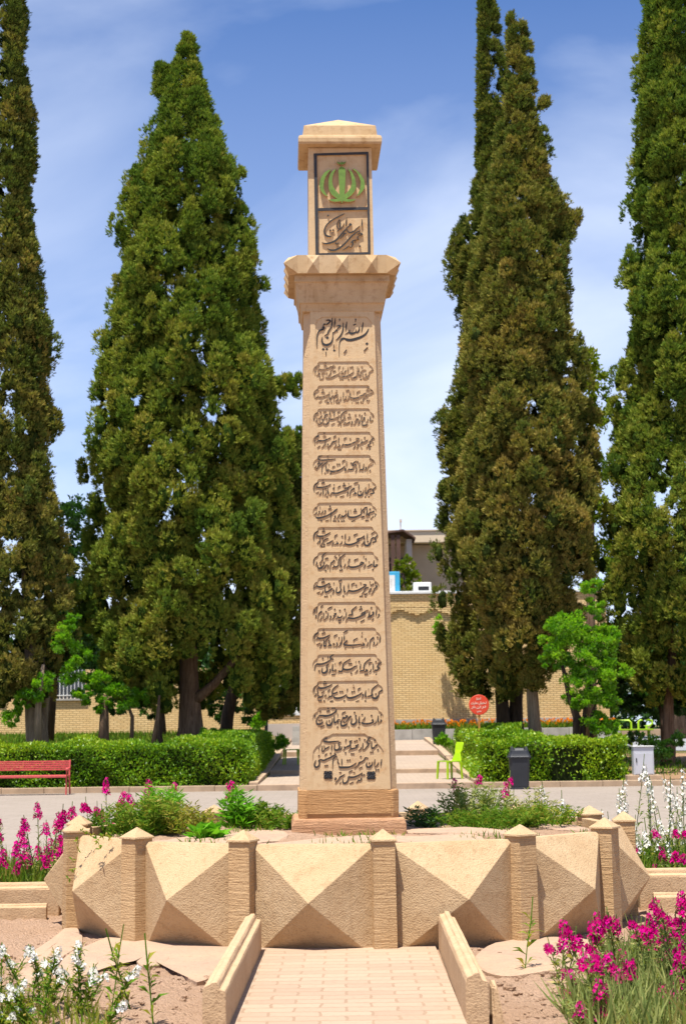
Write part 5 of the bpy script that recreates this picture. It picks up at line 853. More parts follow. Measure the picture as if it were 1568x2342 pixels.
# two shaded cypresses behind the broad one, close to the pillar
T5 = [(1020, 560, 690), (1100, 545, 715), (1200, 540, 740), (1300, 535, 755), (1420, 530, 760), (1500, 530, 745), (1560, 540, 725), (1610, 560, 690), (1640, 590, 660)]
cypress('dark shaded cypress between the broad cypress and the pillar', 640, 52, T5, 1690, .26, M_cypolive, 61, trunks=[(500, 560, 1350, .24)], bark=M_barkdark, tint0=.34, dens=4.4)
T6 = [(1080, 100, 210), (1180, 90, 240), (1300, 80, 260), (1400, 90, 270), (1500, 130, 260), (1560, 180, 250)]
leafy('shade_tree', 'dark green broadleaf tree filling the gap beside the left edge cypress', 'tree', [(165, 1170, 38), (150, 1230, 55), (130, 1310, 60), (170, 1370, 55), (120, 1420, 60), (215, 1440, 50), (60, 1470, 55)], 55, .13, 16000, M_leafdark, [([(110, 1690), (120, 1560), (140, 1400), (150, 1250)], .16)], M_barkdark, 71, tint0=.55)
leafy('citrus_tree', 'bright green citrus tree right of the red round sign', 'tree', [(1300, 1430, 42), (1270, 1445, 34), (1345, 1450, 40), (1320, 1500, 46), (1360, 1520, 42), (1290, 1490, 36), (1375, 1570, 36), (1330, 1560, 38), (1350, 1340, 24), (1358, 1390, 28), (1395, 1600, 30), (1390, 1450, 34), (1370, 1480, 40), (1250, 1470, 22), (1400, 1540, 36), (1345, 1625, 34), (1375, 1650, 30), (1310, 1600, 26), (1395, 1660, 24), (1255, 1510, 24)], 43.2, .075, 42000, M_leaf, [([(1316, 1692), (1318, 1640), (1300, 1590), (1285, 1520)], .11), ([(1318, 1640), (1340, 1600), (1355, 1540)], .07), ([(1350, 1690), (1352, 1640), (1362, 1600)], .05)], M_barkdark, 72, tint0=.62)
leafy('citrus_tree', 'bright citrus sprouts around the pale trunk at far left', 'tree', [(82, 1575, 32), (110, 1560, 22), (60, 1600, 26), (30, 1640, 26), (160, 1420, 26), (150, 1470, 30), (170, 1500, 28), (165, 1540, 28), (185, 1580, 20)], 43.2, .075, 14000, M_leaf, [([(86, 1690), (88, 1600), (100, 1520)], .10)], M_barkpale, 73, tint0=.5)
leafy('citrus_tree', 'small bright citrus tree with thin dark stems left of the broad cypress trunk', 'tree', [(245, 1590, 26), (215, 1610, 28), (225, 1560, 24), (290, 1600, 30), (270, 1580, 20), (320, 1590, 22), (200, 1560, 22), (190, 1500, 20)], 44.5, .075, 12000, M_leaf, [([(236, 1690), (238, 1640), (240, 1590)], .15), ([(300, 1692), (302, 1640), (285, 1590)], .06), ([(345, 1694), (360, 1640), (365, 1590)], .07)], M_bark, 74, tint0=.45)
leafy('leafy_tree', 'pale green tree rising between the two right cypresses', 'tree', [(1345, 820, 34), (1360, 870, 34), (1335, 900, 40), (1375, 930, 34), (1350, 980, 44), (1365, 1060, 44), (1350, 1150, 50), (1370, 1260, 52)], 62, .15, 9000, M_leafyel, [([(1350, 1680), (1350, 1400), (1350, 900)], .2)], M_bark, 75, tint0=.35)
leafy('leafy_tree', 'light green young tree in front of the far beige building', 'tree', [(925, 1290, 22), (940, 1310, 18), (905, 1330, 20), (922, 1340, 24), (950, 1330, 14), (918, 1310, 20)], 72, .12, 3800, M_leafyel, [([(922, 1640), (922, 1400), (922, 1300)], .1)], M_bark, 76, tint0=.25)
leafy('ivy_plant', 'bright green ivy climbing the brick wall beside the brown cypress', 'climber', [(1005, 1420, 12), (1003, 1440, 14), (1012, 1460, 14), (1030, 1485, 15), (1020, 1475, 10), (1045, 1500, 14), (1065, 1525, 14)], 67.2, .13, 1500, M_leaf, [], None, 77, tint0=.6, base_z=1.8)
leafy('shade_tree', 'dark leafy tree added behind the broad forked cypress to shade the brick wall', 'tree', [(230, 1545, 50), (300, 1560, 50), (370, 1555, 50), (470, 1570, 45), (540, 1600, 40), (600, 1590, 44), (500, 1630, 26), (270, 1615, 28), (340, 1625, 26), (580, 1640, 24)], 60, .14, 15000, M_leafdark, [([(372, 1700), (370, 1640), (360, 1580)], .14)], M_barkdark, 80, tint0=.42)  # tree added so that its crown darkens the left brick wall
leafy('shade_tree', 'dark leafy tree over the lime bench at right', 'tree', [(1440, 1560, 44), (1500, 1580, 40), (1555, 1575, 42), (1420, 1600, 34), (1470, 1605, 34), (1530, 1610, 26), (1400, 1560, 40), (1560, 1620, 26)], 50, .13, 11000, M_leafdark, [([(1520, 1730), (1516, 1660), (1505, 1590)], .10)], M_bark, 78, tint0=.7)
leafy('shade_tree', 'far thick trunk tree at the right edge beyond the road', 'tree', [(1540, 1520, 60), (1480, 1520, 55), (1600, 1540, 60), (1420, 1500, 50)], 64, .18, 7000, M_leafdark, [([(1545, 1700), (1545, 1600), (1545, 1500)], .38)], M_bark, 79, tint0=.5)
# far wood behind the walls that closes the gaps between trunks
def wood(name, label, x0, x1, d, zb, zt, n, mat, seed, leaf=.35):
    global rng
    rng = np.random.default_rng(seed); x = rng.uniform(x0, x1, n); y = Yd(d) + rng.uniform(0, 3, n); top = zt * (.8 + .2 * np.sin(x * .9) * np.sin(x * .37 + 1)); z = zb + (top - zb) * rng.random(n) ** .8
    o = leafobj(name, np.stack([x, y, z], 1), rv(n), leaf * rng.uniform(.7, 1.3, n), leaf * rng.uniform(.5, .8, n), .4 + .25 * rng.normal(size=n), mat); tag(o, label, 'trees', kind='stuff')
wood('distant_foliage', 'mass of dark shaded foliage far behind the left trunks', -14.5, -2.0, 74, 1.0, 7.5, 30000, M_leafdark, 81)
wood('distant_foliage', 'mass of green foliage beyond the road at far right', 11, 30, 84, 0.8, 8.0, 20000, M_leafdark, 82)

# ---------------------------------------------------------------- hedges
def hedge(label, boxes, leaf, dens, seed, tint0=.5, bare=None, group=None):
    """clipped hedge; boxes are (x0,x1,y0,y1,top)"""
    global rng
    rng = np.random.default_rng(seed); bx = boxes[0]; root = empty('hedge', ((bx[0] + bx[1]) / 2, (bx[2] + bx[3]) / 2, tz((bx[0] + bx[1]) / 2, bx[2])), label, 'hedge', group); loc = np.array(root.location); Ps, Ds, Ts = [], [], []; mb = MB()
    for (x0, x1, y0, y1, zt) in boxes:
        zb = min(tz(x0, y0), tz(x1, y0)) - .05; i = .16
        mb.box(x0 + i - loc[0], x1 - i - loc[0], y0 + i - loc[1], y1 - i - loc[1], -.2, zt - i - loc[2])
        for nrm, A, B, Cc, fac in (((0, -1, 0), (x1 - x0, 0, 0), (0, 0, zt - zb), (x0, y0, zb), 1), ((0, 0, 1), (x1 - x0, 0, 0), (0, y1 - y0, 0), (x0, y0, zt), 1), ((-1, 0, 0), (0, y1 - y0, 0), (0, 0, zt - zb), (x0, y0, zb), .8), ((1, 0, 0), (0, y1 - y0, 0), (0, 0, zt - zb), (x1, y0, zb), .8), ((0, 1, 0), (x1 - x0, 0, 0), (0, 0, zt - zb), (x0, y1, zb), .3)):
            A, B, Cc, nr = map(lambda q: np.array(q, float), (A, B, Cc, nrm)); n = int(np.linalg.norm(A) * np.linalg.norm(B) * dens * fac)
            p = Cc + A * rng.random((n, 1)) + B * rng.random((n, 1)); bumps = .07 * np.sin(p[:, 0] * 5.1 + seed) * np.sin(p[:, 2] * 6.3) + .07 * np.sin(p[:, 0] * 2.3 + p[:, 2] * 3) + .03 * np.sin(p[:, 1] * 7)
            p += nr * (bumps - .20 * rng.random(n) ** 1.5 + .03)[:, None]; 
            if bare is not None:
                w_ = np.abs(p[:, 0] - bare[0]) / bare[1]; kp = (w_ > 1) | (rng.random(n) < .14) | (p[:, 2] > zt - .22); p = p[kp]; n = len(p)
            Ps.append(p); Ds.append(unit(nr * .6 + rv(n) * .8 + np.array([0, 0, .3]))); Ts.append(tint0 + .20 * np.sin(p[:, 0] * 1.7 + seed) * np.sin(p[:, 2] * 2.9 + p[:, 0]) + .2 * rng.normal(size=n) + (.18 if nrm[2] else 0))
    Pn = np.concatenate(Ps) - loc; n = len(Pn)
    leafobj('leaves', Pn, np.concatenate(Ds), leaf * rng.uniform(.5, 1.5, n), leaf * rng.uniform(.4, .8, n), np.concatenate(Ts), M_hedge, root)
    mb.build('dark_core', M_hedgecore, root); return root  # dark box added inside the leaves to block the view through
hx1 = -2.36
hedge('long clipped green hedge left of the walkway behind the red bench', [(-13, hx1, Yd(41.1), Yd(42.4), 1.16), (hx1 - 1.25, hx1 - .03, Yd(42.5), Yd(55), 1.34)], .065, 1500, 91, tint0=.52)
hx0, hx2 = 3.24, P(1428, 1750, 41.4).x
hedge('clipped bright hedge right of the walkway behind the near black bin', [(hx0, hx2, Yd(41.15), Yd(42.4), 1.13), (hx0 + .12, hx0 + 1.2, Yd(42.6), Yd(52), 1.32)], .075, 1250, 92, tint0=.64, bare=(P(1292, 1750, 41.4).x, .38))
leafy('round_shrub', 'small clipped round shrub beside the forked cypress trunk', 'shrub', [(478, 1682, 22)], 44.5, .07, 2500, M_leafdark, [], None, 93, tint0=.7, spread=1.2)
leafy('shrub', 'low dark shrub behind the grey electric cabinet', 'shrub', [(1500, 1705, 32), (1450, 1690, 22), (1415, 1700, 20), (1520, 1730, 20), (1545, 1690, 22)], 43.5, .08, 5000, M_leafdark, [], None, 94, tint0=.6)
leafy('shrub', 'small broad leaved plant at the walkway edge by the far black bin', 'shrub', [(1013, 1690, 9), (1020, 1696, 8), (1005, 1690, 7)], 52, .14, 260, M_leaf, [], None, 95, tint0=.55, base_z=.45)
leafy('shrub', 'green leafy plant on the walkway kerb behind the left lime chair', 'shrub', [(643, 1692, 9), (632, 1700, 9), (650, 1698, 6)], 50, .14, 260, M_leaf, [], None, 96, tint0=.45, base_z=.4)
leafy('shrub', 'sunlit green bush beside the dark lamp post left of the pillar', 'shrub', [(598, 1640, 16), (592, 1655, 14), (603, 1625, 10)], 58, .12, 1200, M_leaf, [], None, 97, tint0=.55)
def grass(name, label, n, xr, yr, zf, h, mat, seed, tint0=.5, mask=None, cat='grass'):
    global rng
    rng = np.random.default_rng(seed); x = rng.uniform(*xr, n); y = rng.uniform(*yr, n)
    if mask is not None: k = mask(x, y); x, y = x[k], y[k]; n = len(x)
    p = np.stack([x, y, zf(x, y) - .01], 1); D = unit(rng.normal(size=(n, 3)) * .45 + np.array([0, 0, 1]))
    hh = h * rng.uniform(.4, 1.2, n); tag(leafobj(name, p, D, hh, (.12 if p[0, 1] > 3.5 else .03) * hh + (.007 if p[0, 1] > -2.2 else .0045), tint0 + .2 * rng.normal(size=n), mat), label, cat, kind='stuff')
grass('lawn_grass', 'uneven green lawn grass behind the left hedge', 26000, (-16, -3.2), (Yd(42.5), Yd(64)), terr, .22, M_weed, 98, tint0=.30)
grass('lawn_grass', 'patchy grass and weeds behind the right hedge', 9000, (3.4, 9.5), (Yd(42.5), Yd(64)), terr, .2, M_weed, 99, tint0=.30)

# ---------------------------------------------------------------- walls and buildings
DW = 68.0
wx0, wx1 = P(775, 1500, DW).x, P(1392, 1600, DW).x; wzb, wzt = P(900, 1646, DW).z, P(900, 1357, DW).z
bw = empty('brick_wall', ((wx0 + wx1) / 2, Yd(DW), wzb), 'tall yellow brick wall with white coping right of the pillar', 'wall'); bl = Vector(bw.location)
mb = MB(); mb.box(wx0 - bl.x, wx1 - bl.x, 0, .5, 0, wzt - wzb - .05); mb.box(wx0 - bl.x, wx1 - bl.x, -.06, -.002, wzt - wzb - .36, wzt - wzb - .052); mb.build('brickwork', M_brick, bw)
mb = MB(); mb.box(wx0 - bl.x - .05, wx1 - bl.x + .05, -.16, .55, wzt - wzb - .048, wzt - wzb + .07); mb.build('coping', M_whitep, bw, bevel=.02)
mb = MB()                                               # corbelled brick motif
uu = [P(u, 1410, DW).x - bl.x for u in (877, 953, 1029, 1105, 1181, 1257, 1333)]; zc = P(900, 1410, DW).z - wzb
for c in uu:
    for k, (hw, dz) in enumerate(((.66, 0), (.50, -.073), (.34, -.146), (.09, -.219))):
        for q in (-1, 1):
            pass
        mb.box(c - hw, c + hw, -.10 + .0, -.003, zc + dz - .0345 + .30, zc + dz + .0345 + .30)
mb.box(wx0 - bl.x, wx1 - bl.x, -.085, -.003, zc + .36, wzt - wzb - .365); mb.build('corbel_course', M_brick, bw)
mb = MB(); mb.box(wx0 - bl.x, wx1 - bl.x, -.05, .52, -.9, -.004); mb.build('footing', M_concrete, bw, bevel=.01)
# planter trough in front of the wall with orange flowers
kz0, kz1 = P(950, 1696, 66.6).z, P(950, 1668, 66.6).z; kx1 = P(1420, 1680, 66.6).x
mb = MB(); n_ = 12
for i in range(n_):
    a, b = -1.5 + (kx1 + 1.5) * i / n_, -1.5 + (kx1 + 1.5) * (i + 1) / n_; mb.box(a + .006, b - .006, Yd(66.6), Yd(66.85), kz0 - .6, kz1 + random.uniform(-.01, .01))
tag(mb.build('flower_bed_wall', M_concrete, bevel=.012), 'low grey concrete wall holding the orange flower bed', 'wall')
bs = MB(); bs.box(-1.5, kx1, Yd(66.86), Yd(67.94), kz0 - .5, kz1 - .05); struct(bs.build('bed_soil', M_dirt))
grass('bed_greenery', 'green leaves of the orange flower bed under the brick wall', 9000, (-1.4, kx1 - .05), (Yd(66.9), Yd(67.9)), lambda x, y: x * 0 + kz1 - .05, .34, M_weed, 101, tint0=.32, cat='plants')
rng = np.random.default_rng(102); n = 520; fp = np.stack([rng.uniform(-1.3, kx1 - .1, n), rng.uniform(Yd(66.95), Yd(67.85), n), kz1 + rng.uniform(.1, .34, n)], 1)
pi_ = np.repeat(np.arange(n), 7); m_ = len(pi_)
tag(leafobj('orange_blossoms', fp[pi_], unit(rv(m_) + np.array([0, -.4, .5])), .075, .06, .4 + .3 * rng.random(m_), M_orange), 'orange blossoms in the bed under the brick wall', 'flowers', kind='stuff')
# left building with barred window and low wall with white railing
DL = 67.0
lx0, lx1 = -24.0, P(604, 1600, DL).x; lzb = 1.0
lb = empty('brick_building', ((lx0 + lx1) / 2, Yd(DL), lzb), 'low yellow brick building with barred windows behind the left trees', 'building'); bl = Vector(lb.location)
lzt = P(300, 1530, DL).z; wz0, wz1 = P(160, 1598, DL).z, P(160, 1500, DL).z
wins = [(P(a, 1560, DL).x, P(b, 1560, DL).x) for a, b in ((-60, 10), (128, 196), (300, 350))]
mb = MB(); edges = [lx0] + [q for w_ in wins for q in w_] + [lx1]
for i in range(0, len(edges), 2): mb.box(edges[i] - bl.x, edges[i + 1] - bl.x, 0, 5, -.6, lzt - lzb)
for a, b in wins: mb.box(a - bl.x, b - bl.x, .001, 5, -.6, wz0 - lzb); mb.box(a - bl.x, b - bl.x, .4, 5, wz0 - lzb, lzt - lzb)
mb.build('wall', M_brick, lb)
for a, b in wins:
    mb = MB(); mb.box(a - bl.x, b - bl.x, .30, .36, wz0 - lzb, lzt - lzb); wn = mb.build('window', M_glass, lb)
    mb = MB(); t = .05
    for q in np.linspace(a, b, 9): mb.box(q - bl.x - .014, q - bl.x + .014, .09, .115, wz0 - lzb, lzt - lzb)
    for zq in (.12, .75): mb.box(a - bl.x, b - bl.x, .07, .09, wz0 - lzb + zq, wz0 - lzb + zq + .03)
    mb.build('bars', M_whitep, wn)
    mb = MB(); mb.box(a - bl.x - .08, b - bl.x + .08, -.10, .29, wz0 - lzb - .08, wz0 - lzb - .002); mb.build('sill', M_concrete, wn, bevel=.01)
# low wall with railing beside the pillar
rx0, rx1 = P(607, 1630, 66).x, P(735, 1630, 66).x; rz = P(650, 1628, 66).z; zt_r = P(650, 1596, 66).z
rw = empty('railing_wall', ((rx0 + rx1) / 2, Yd(66), .8), 'low plastered brick wall topped by a white railing left of the pillar', 'wall'); bl = Vector(rw.location)
mb = MB(); mb.box(rx0 - bl.x, rx1 - bl.x, 0, .3, -.5, rz - .8 - .15); mb.build('wall', M_brick, rw)
mb = MB(); mb.box(rx0 - bl.x - .03, rx1 - bl.x + .03, -.05, .35, rz - .8 - .148, rz - .8); mb.build('coping', M_whitep, rw, bevel=.01)
mb = MB(); mb.box(rx0 - bl.x, rx1 - bl.x, -.03, -.002, -.5, P(650, 1655, 66).z - .8); mb.build('render_base', M_bgrey, rw)
mb = MB()
for q in np.linspace(rx0 + .1, rx1 - .1, 10): mb.box(q - bl.x - .022, q - bl.x + .022, .10, .14, rz - .8, zt_r - .8 + .5)
for zq in (rz + .28, zt_r + .45): mb.box(rx0 - bl.x, rx1 - bl.x, .145, .18, zq - .8, zq - .8 + .045)
mb.box(rx1 - bl.x - .75, rx1 - bl.x - .55, .02, .22, rz - .8, zt_r + .62 - .8); mb.build('railing', M_whitep, rw)
# grey stairs beside it
mb = MB(); sx0, sx1 = P(668, 1650, 63).x, P(745, 1650, 63).x
for i in range(5): mb.box(sx0, sx1, Yd(62 + i * .34), Yd(64.2), .55 + .2 * i if i else .3, .75 + .2 * i)
tag(mb.build('stone_stairs', M_concrete, bevel=.012), 'grey stone stairs rising behind the pillar at its left side', 'stairs')
# far beige building with brown gabled porch
DB = 84.0
fb = empty('far_building', (P(930, 1300, DB).x, Yd(DB), 1.0), 'far beige building with flat roof and dark brown gabled porch', 'building'); bl = Vector(fb.location)
fx = lambda u: P(u, 1300, DB).x - bl.x
fz = lambda v: P(930, v, DB).z - 1.0
mb = MB(); mb.box(fx(780), fx(1180), 0, 9, -1, fz(1247)); mb.build('wall', M_warmwall, fb)
mb = MB(); mb.box(fx(770), fx(1190), -.7, 9.2, fz(1245), fz(1219)); mb.build('parapet', M_bwall, fb, bevel=.03)
mb = MB(); mb.box(fx(768), fx(1192), -.76, 9.3, fz(1219) + .004, fz(1219) + .07); mb.build('roof_edge', M_warmwall, fb)
mb = MB(); mb.add([(fx(845), -3.0, fz(1240)), (fx(918), -3.0, fz(1230)), (fx(945), -3.0, fz(1248)), (fx(845), -.72, fz(1240)), (fx(918), -.72, fz(1230)), (fx(945), -.72, fz(1248)),
                   (fx(845), -3.0, fz(1236)), (fx(918), -3.0, fz(1226)), (fx(945), -3.0, fz(1244)), (fx(845), -.72, fz(1236)), (fx(918), -.72, fz(1226)), (fx(945), -.72, fz(1244))],
                  [(0, 1, 4, 3), (1, 2, 5, 4), (6, 9, 10, 7), (7, 10, 11, 8), (0, 6, 7, 1), (1, 7, 8, 2), (2, 8, 11, 5), (0, 3, 9, 6)]); mb.build('porch_roof', M_brown, fb)
mb = MB()
for u in (872, 895, 907): mb.box(fx(u) - .1, fx(u) + .1, -2.9, -2.7, -1, fz(1238))
mb.box(fx(780), fx(944), -2.85, -2.75, fz(1300), fz(1297)); mb.build('porch_posts', M_brown, fb)
for u in (880, 893, 903, 912):
    mb = MB(); mb.box(fx(u), fx(u + 9), -.06, -.003, fz(1340), fz(1275)); wn = mb.build('window', M_glass, fb)
    mb = MB(); mb.box(fx(u) - .08, fx(u) - .005, -.09, -.002, fz(1340), fz(1275)); mb.box(fx(u) - .08, fx(u + 9), -.09, -.061, fz(1307), fz(1304)); mb.build('frame', M_brown, wn)
mb = MB(); mb.box(fx(925), fx(926) + .25, -2.6, -.003, -1, fz(1246)); mb.build('porch_side_wall', M_bgrey, fb)
mb = MB(); mb.tube([(fx(917), .3, fz(1219)), (fx(918), .3, fz(1186))], .035, 6); mb.box(fx(915.5), fx(920.5), .2, .4, fz(1192), fz(1186)); mb.build('antenna', M_bgrey, fb)
# evaporative coolers on the wall top
ax0, ax1 = P(886, 1330, 68.6).x, P(913, 1330, 68.6).x; az0, az1 = P(900, 1354, 68.6).z, P(900, 1309, 68.6).z
ac = empty('air_cooler', ((ax0 + ax1) / 2, Yd(68.25), az0), 'blue framed evaporative cooler with white louvres on the brick wall', 'air cooler'); bl = Vector(ac.location); hw = (ax1 - ax0) / 2; hh = az1 - az0
mb = MB(); mb.box(-hw, hw, -.02, .55, .0, hh); mb.build('cabinet', M_blue, ac, bevel=.03)
mb = MB(); mb.box(-hw + .0, hw - .20, -.05, -.021, .0, hh - .15)
for i in range(7): mb.box(-hw + .12, hw - .34, -.056, -.0505, .14 + i * (hh - .42) / 7, .14 + i * (hh - .42) / 7 + .03, 1)
mb.build('louvre_panel', [M_whitep, M_bgrey], ac)
ax0, ax1 = P(944, 1345, 68.6).x, P(985, 1345, 68.6).x; az1 = P(960, 1333, 68.6).z; az0 = P(960, 1355, 68.6).z
ac = empty('air_cooler', ((ax0 + ax1) / 2, Yd(68.3), az0), 'pale grey cooler casing on the wall beside the cypress', 'air cooler'); hw = (ax1 - ax0) / 2
mb = MB(); mb.box(-hw, hw, 0, .5, 0, az1 - az0); mb.build('cabinet', M_whitep, ac, bevel=.04)
mb = MB(); mb.box(-hw + .2, hw - .1, -.006, -.001, .06, .22); mb.build('vent', M_black, ac)

# ---------------------------------------------------------------- street furniture
def bench(label, xa, xb, d):
    """slatted red park bench seen from the front"""
    y = Yd(d); c = (xa + xb) / 2; hw = (xb - xa) / 2; root = empty('park_bench', (c, y, 0.0), label, 'bench', rz=R(-.6))
    mb = MB()
    for i in range(5): z = .56 + i * .047; mb.box(-hw, hw, .12 + i * .012, .145 + i * .012, z, z + .036)
    mb.build('backrest', M_red, root, bevel=.006)
    mb = MB()
    for i in range(5): mb.box(-hw - .01, hw + .01, -.36 + i * .088, -.29 + i * .088, .425, .455)
    mb.box(-hw, hw, -.375, -.361, .40, .45); mb.build('seat', M_red, root, bevel=.006)
    for sx in (-1, 1):
        x = sx * (hw - .005)
        for pts in ([(x, -.32, 0), (x, -.30, .42)], [(x, .20, 0), (x, .10, .42), (x + .0, .19, .80)]):
            mb = MB(); mb.tube(pts, .02, 8); mb.build('leg', M_red, root)
        mb = MB(); mb.tube([(x + sx * .012, .12, .60), (x + sx * .03, -.05, .615), (x + sx * .03, -.30, .60), (x + sx * .02, -.34, .56), (x + sx * .01, -.31, .44)], .017, 8); mb.ball((x + sx * .02, -.34, .585), .04, n=10); mb.build('armrest', M_red, root, smooth=True)
    return root
bxr = P(158, 1770, 39.8).x
bench('faded red slatted bench in front of the left hedge', bxr - 1.95, bxr, 39.8)
def trash_bin(label, u, d, z, h):
    x = P(u, 1700, d).x; root = empty('trash_bin', (x, Yd(d), z), label, 'bin', 'black swing top bins'); s = h / .98
    rr = lambda hx, hy, z: [(sx * hx + (-sx) * cx_, sy * hy + (-sy) * cy_, z) for sx, sy, cx_, cy_ in ((-1, -1, .05, 0), (1, -1, .05, 0), (1, -1, 0, .05), (1, 1, 0, .05), (1, 1, .05, 0), (-1, 1, .05, 0), (-1, 1, 0, .05), (-1, -1, 0, .05))]
    sc = lambda ring: [(a * s, b * s, c * s) for a, b, c in ring]
    mb = MB(); mb.loft([sc(rr(q, q * .85, zz)) for q, zz in ((.225, 0), (.225, .035), (.195, .04), (.20, .06), (.23, .70), (.232, .705))]); mb.build('body', M_black, root, bevel=.006)
    mb = MB(); mb.loft([sc(rr(q, q * .85, zz)) for q, zz in ((.262, .70), (.265, .735), (.25, .745), (.225, .80), (.20, .88))], cap1=True)
    for sx in (-1, 1):                                   # the two raised ears beside the flap
        mb.loft([sc([(sx * .20, -.16, .86), (sx * .20, .16, .86), (sx * .12, .16, .86), (sx * .12, -.16, .86)][::sx]), sc([(sx * .18, -.13, .955), (sx * .18, .13, .955), (sx * .14, .13, .955), (sx * .14, -.13, .955)][::sx])])
    mb.build('lid', M_black, root, bevel=.012)
    mb = MB(); mb.loft([sc([(-.115, -.168, .86), (.115, -.168, .86), (.115, .168, .86), (-.115, .168, .86)]), sc([(-.115, -.10, .93), (.115, -.10, .93), (.115, .10, .93), (-.115, .10, .93)])]); mb.build('flap', M_black, root, bevel=.02)
    return root
trash_bin('nearer black swing lid bin standing on the plaza before the right hedge', 1185, 39.6, 0.0, 1.0)
trash_bin('farther black swing lid bin at the top of the walkway steps', 1003, 59.6, .80, 1.0)
def chair(label, u, d, z, rz):
    x = P(u, 1740, d).x; root = empty('plastic_chair', (x, Yd(d), z), label, 'chair', 'lime green plastic chairs on the walkway', rz)
    mb = MB(); mb.add([(-.23, -.23, .43), (.23, -.23, .43), (.21, .21, .42), (-.21, .21, .42), (-.23, -.23, .46), (.23, -.23, .46), (.21, .21, .45), (-.21, .21, .45)], [(3, 2, 1, 0), (4, 5, 6, 7), (0, 1, 5, 4), (1, 2, 6, 5), (2, 3, 7, 6), (3, 0, 4, 7)]); mb.build('seat', M_lime, root, bevel=.014)
    mb = MB(); pf = [(-.20, .205, .452), (-.11, .25, .64), (-.155, .285, .72), (-.165, .315, .86), (-.13, .33, .92)]
    vs = []
    for x_, y_, z_ in pf: vs += [(x_, y_, z_), (-x_, y_, z_), (-x_, y_ + .03, z_), (x_, y_ + .03, z_)]
    mb.loft([vs[i:i + 4] for i in range(0, len(vs), 4)]); mb.build('backrest', M_lime, root, bevel=.01)
    for sx, sy in ((-1, -1), (1, -1), (-1, 1), (1, 1)):
        mb = MB(); a, b = sx * .205, sy * .20; a2, b2 = sx * .225, sy * .225
        mb.hexa([(a2 - .02, b2 - .02), (a2 + .02, b2 - .02), (a2 + .02, b2 + .02), (a2 - .02, b2 + .02)], 0, [(a - .026, b - .026), (a + .026, b - .026), (a + .026, b + .026), (a - .026, b + .026)], .43); mb.build('leg', M_lime, root, bevel=.006)
    return root
chair('lime plastic chair on the right of the walkway facing left', 1027, 42.8, .152, R(-58))
chair('lime plastic chair at the left of the walkway beside the pillar', 667, 50.5, .40, R(84))
# round red sign on a pole
sg_d = 43.0; c = P(1094.5, 1612, sg_d); sg = empty('round_sign', (c.x, c.y, 1.0), 'round red sign with white Persian writing on an orange pole', 'sign'); r0 = 23 * sg_d / FPX; cz = c.z - 1.0
mb = MB(); mb.tube([(0, .035, -.5), (0, .035, cz + r0 * .4)], .028, 8); mb.build('pole', M_rust, sg)
SGP = Plane2((0, -.013, cz), (1, 0, 0), (0, 0, 1)); mb = MB()
mb.loft([[(r0 * k * math.cos(a), yy, cz + r0 * k * math.sin(a)) for a in np.linspace(0, 2 * math.pi, 33)[:-1]] for k, yy in ((1, .012), (1, -.006), (.96, -.012))])
n_disc = len(mb.f)
for txt, zc_, ww, hh in ((['لطفا'], .62, .5, .3), (['استعمال', 'دخانیات'], .16, 1.6, .36), (['در', 'این', 'مکان'], -.24, 1.5, .34), (['ممنوع'], -.68, .6, .26)):
    for i, w_ in enumerate(txt):
        put_word(mb, SGP, w_, -ww * r0 / 2 + ww * r0 * (len(txt) - 1 - i) / len(txt), -ww * r0 / 2 + ww * r0 * (len(txt) - i) / len(txt) - .02, (zc_ - hh / 2) * r0, (zc_ + hh / 2) * r0, .1, .0, .003)
mb.m = [0 if k < n_disc else 1 for k in range(len(mb.f))]; raw_build(mb, 'disc', [M_sign, M_signwhite], sg)
# grey electric cabinet on a stone block
d = 40.9; x0, x1 = P(1448, 1740, d).x, P(1494, 1740, d).x; zb_c, zt_c = P(1470, 1772, d).z, P(1470, 1708, d).z
eb = empty('electric_cabinet', ((x0 + x1) / 2, Yd(d), zb_c), 'grey metal electric cabinet on a stone block right of the hedge', 'cabinet'); hw = (x1 - x0) / 2; hh = zt_c - zb_c
mb = MB(); mb.box(-hw, hw, 0, .3, 0, hh); mb.build('body', M_box, eb, bevel=.008)
mb = MB(); mb.box(-hw + .03, hw - .03, -.018, -.002, .02, hh - .15); dr = mb.build('door', M_box, eb, bevel=.004)
mb = MB(); mb.box(-hw + .05, -hw + .075, -.04, -.019, hh * .44, hh * .60); mb.build('handle', M_black, dr, bevel=.004)
mb = MB(); mb.box(-hw - .015, hw + .015, -.03, .32, hh + .002, hh + .022); mb.build('cover', M_whitep, eb, bevel=.005)
mb = MB(); mb.box(P(1432, 1780, d).x, P(1510, 1780, d).x, Yd(d) - .12, Yd(d) + .45, 0.0, zb_c - .003); tag(mb.build('stone_block', M_plazakerb, bevel=.015), 'pale stone block carrying the grey electric cabinet', 'block')
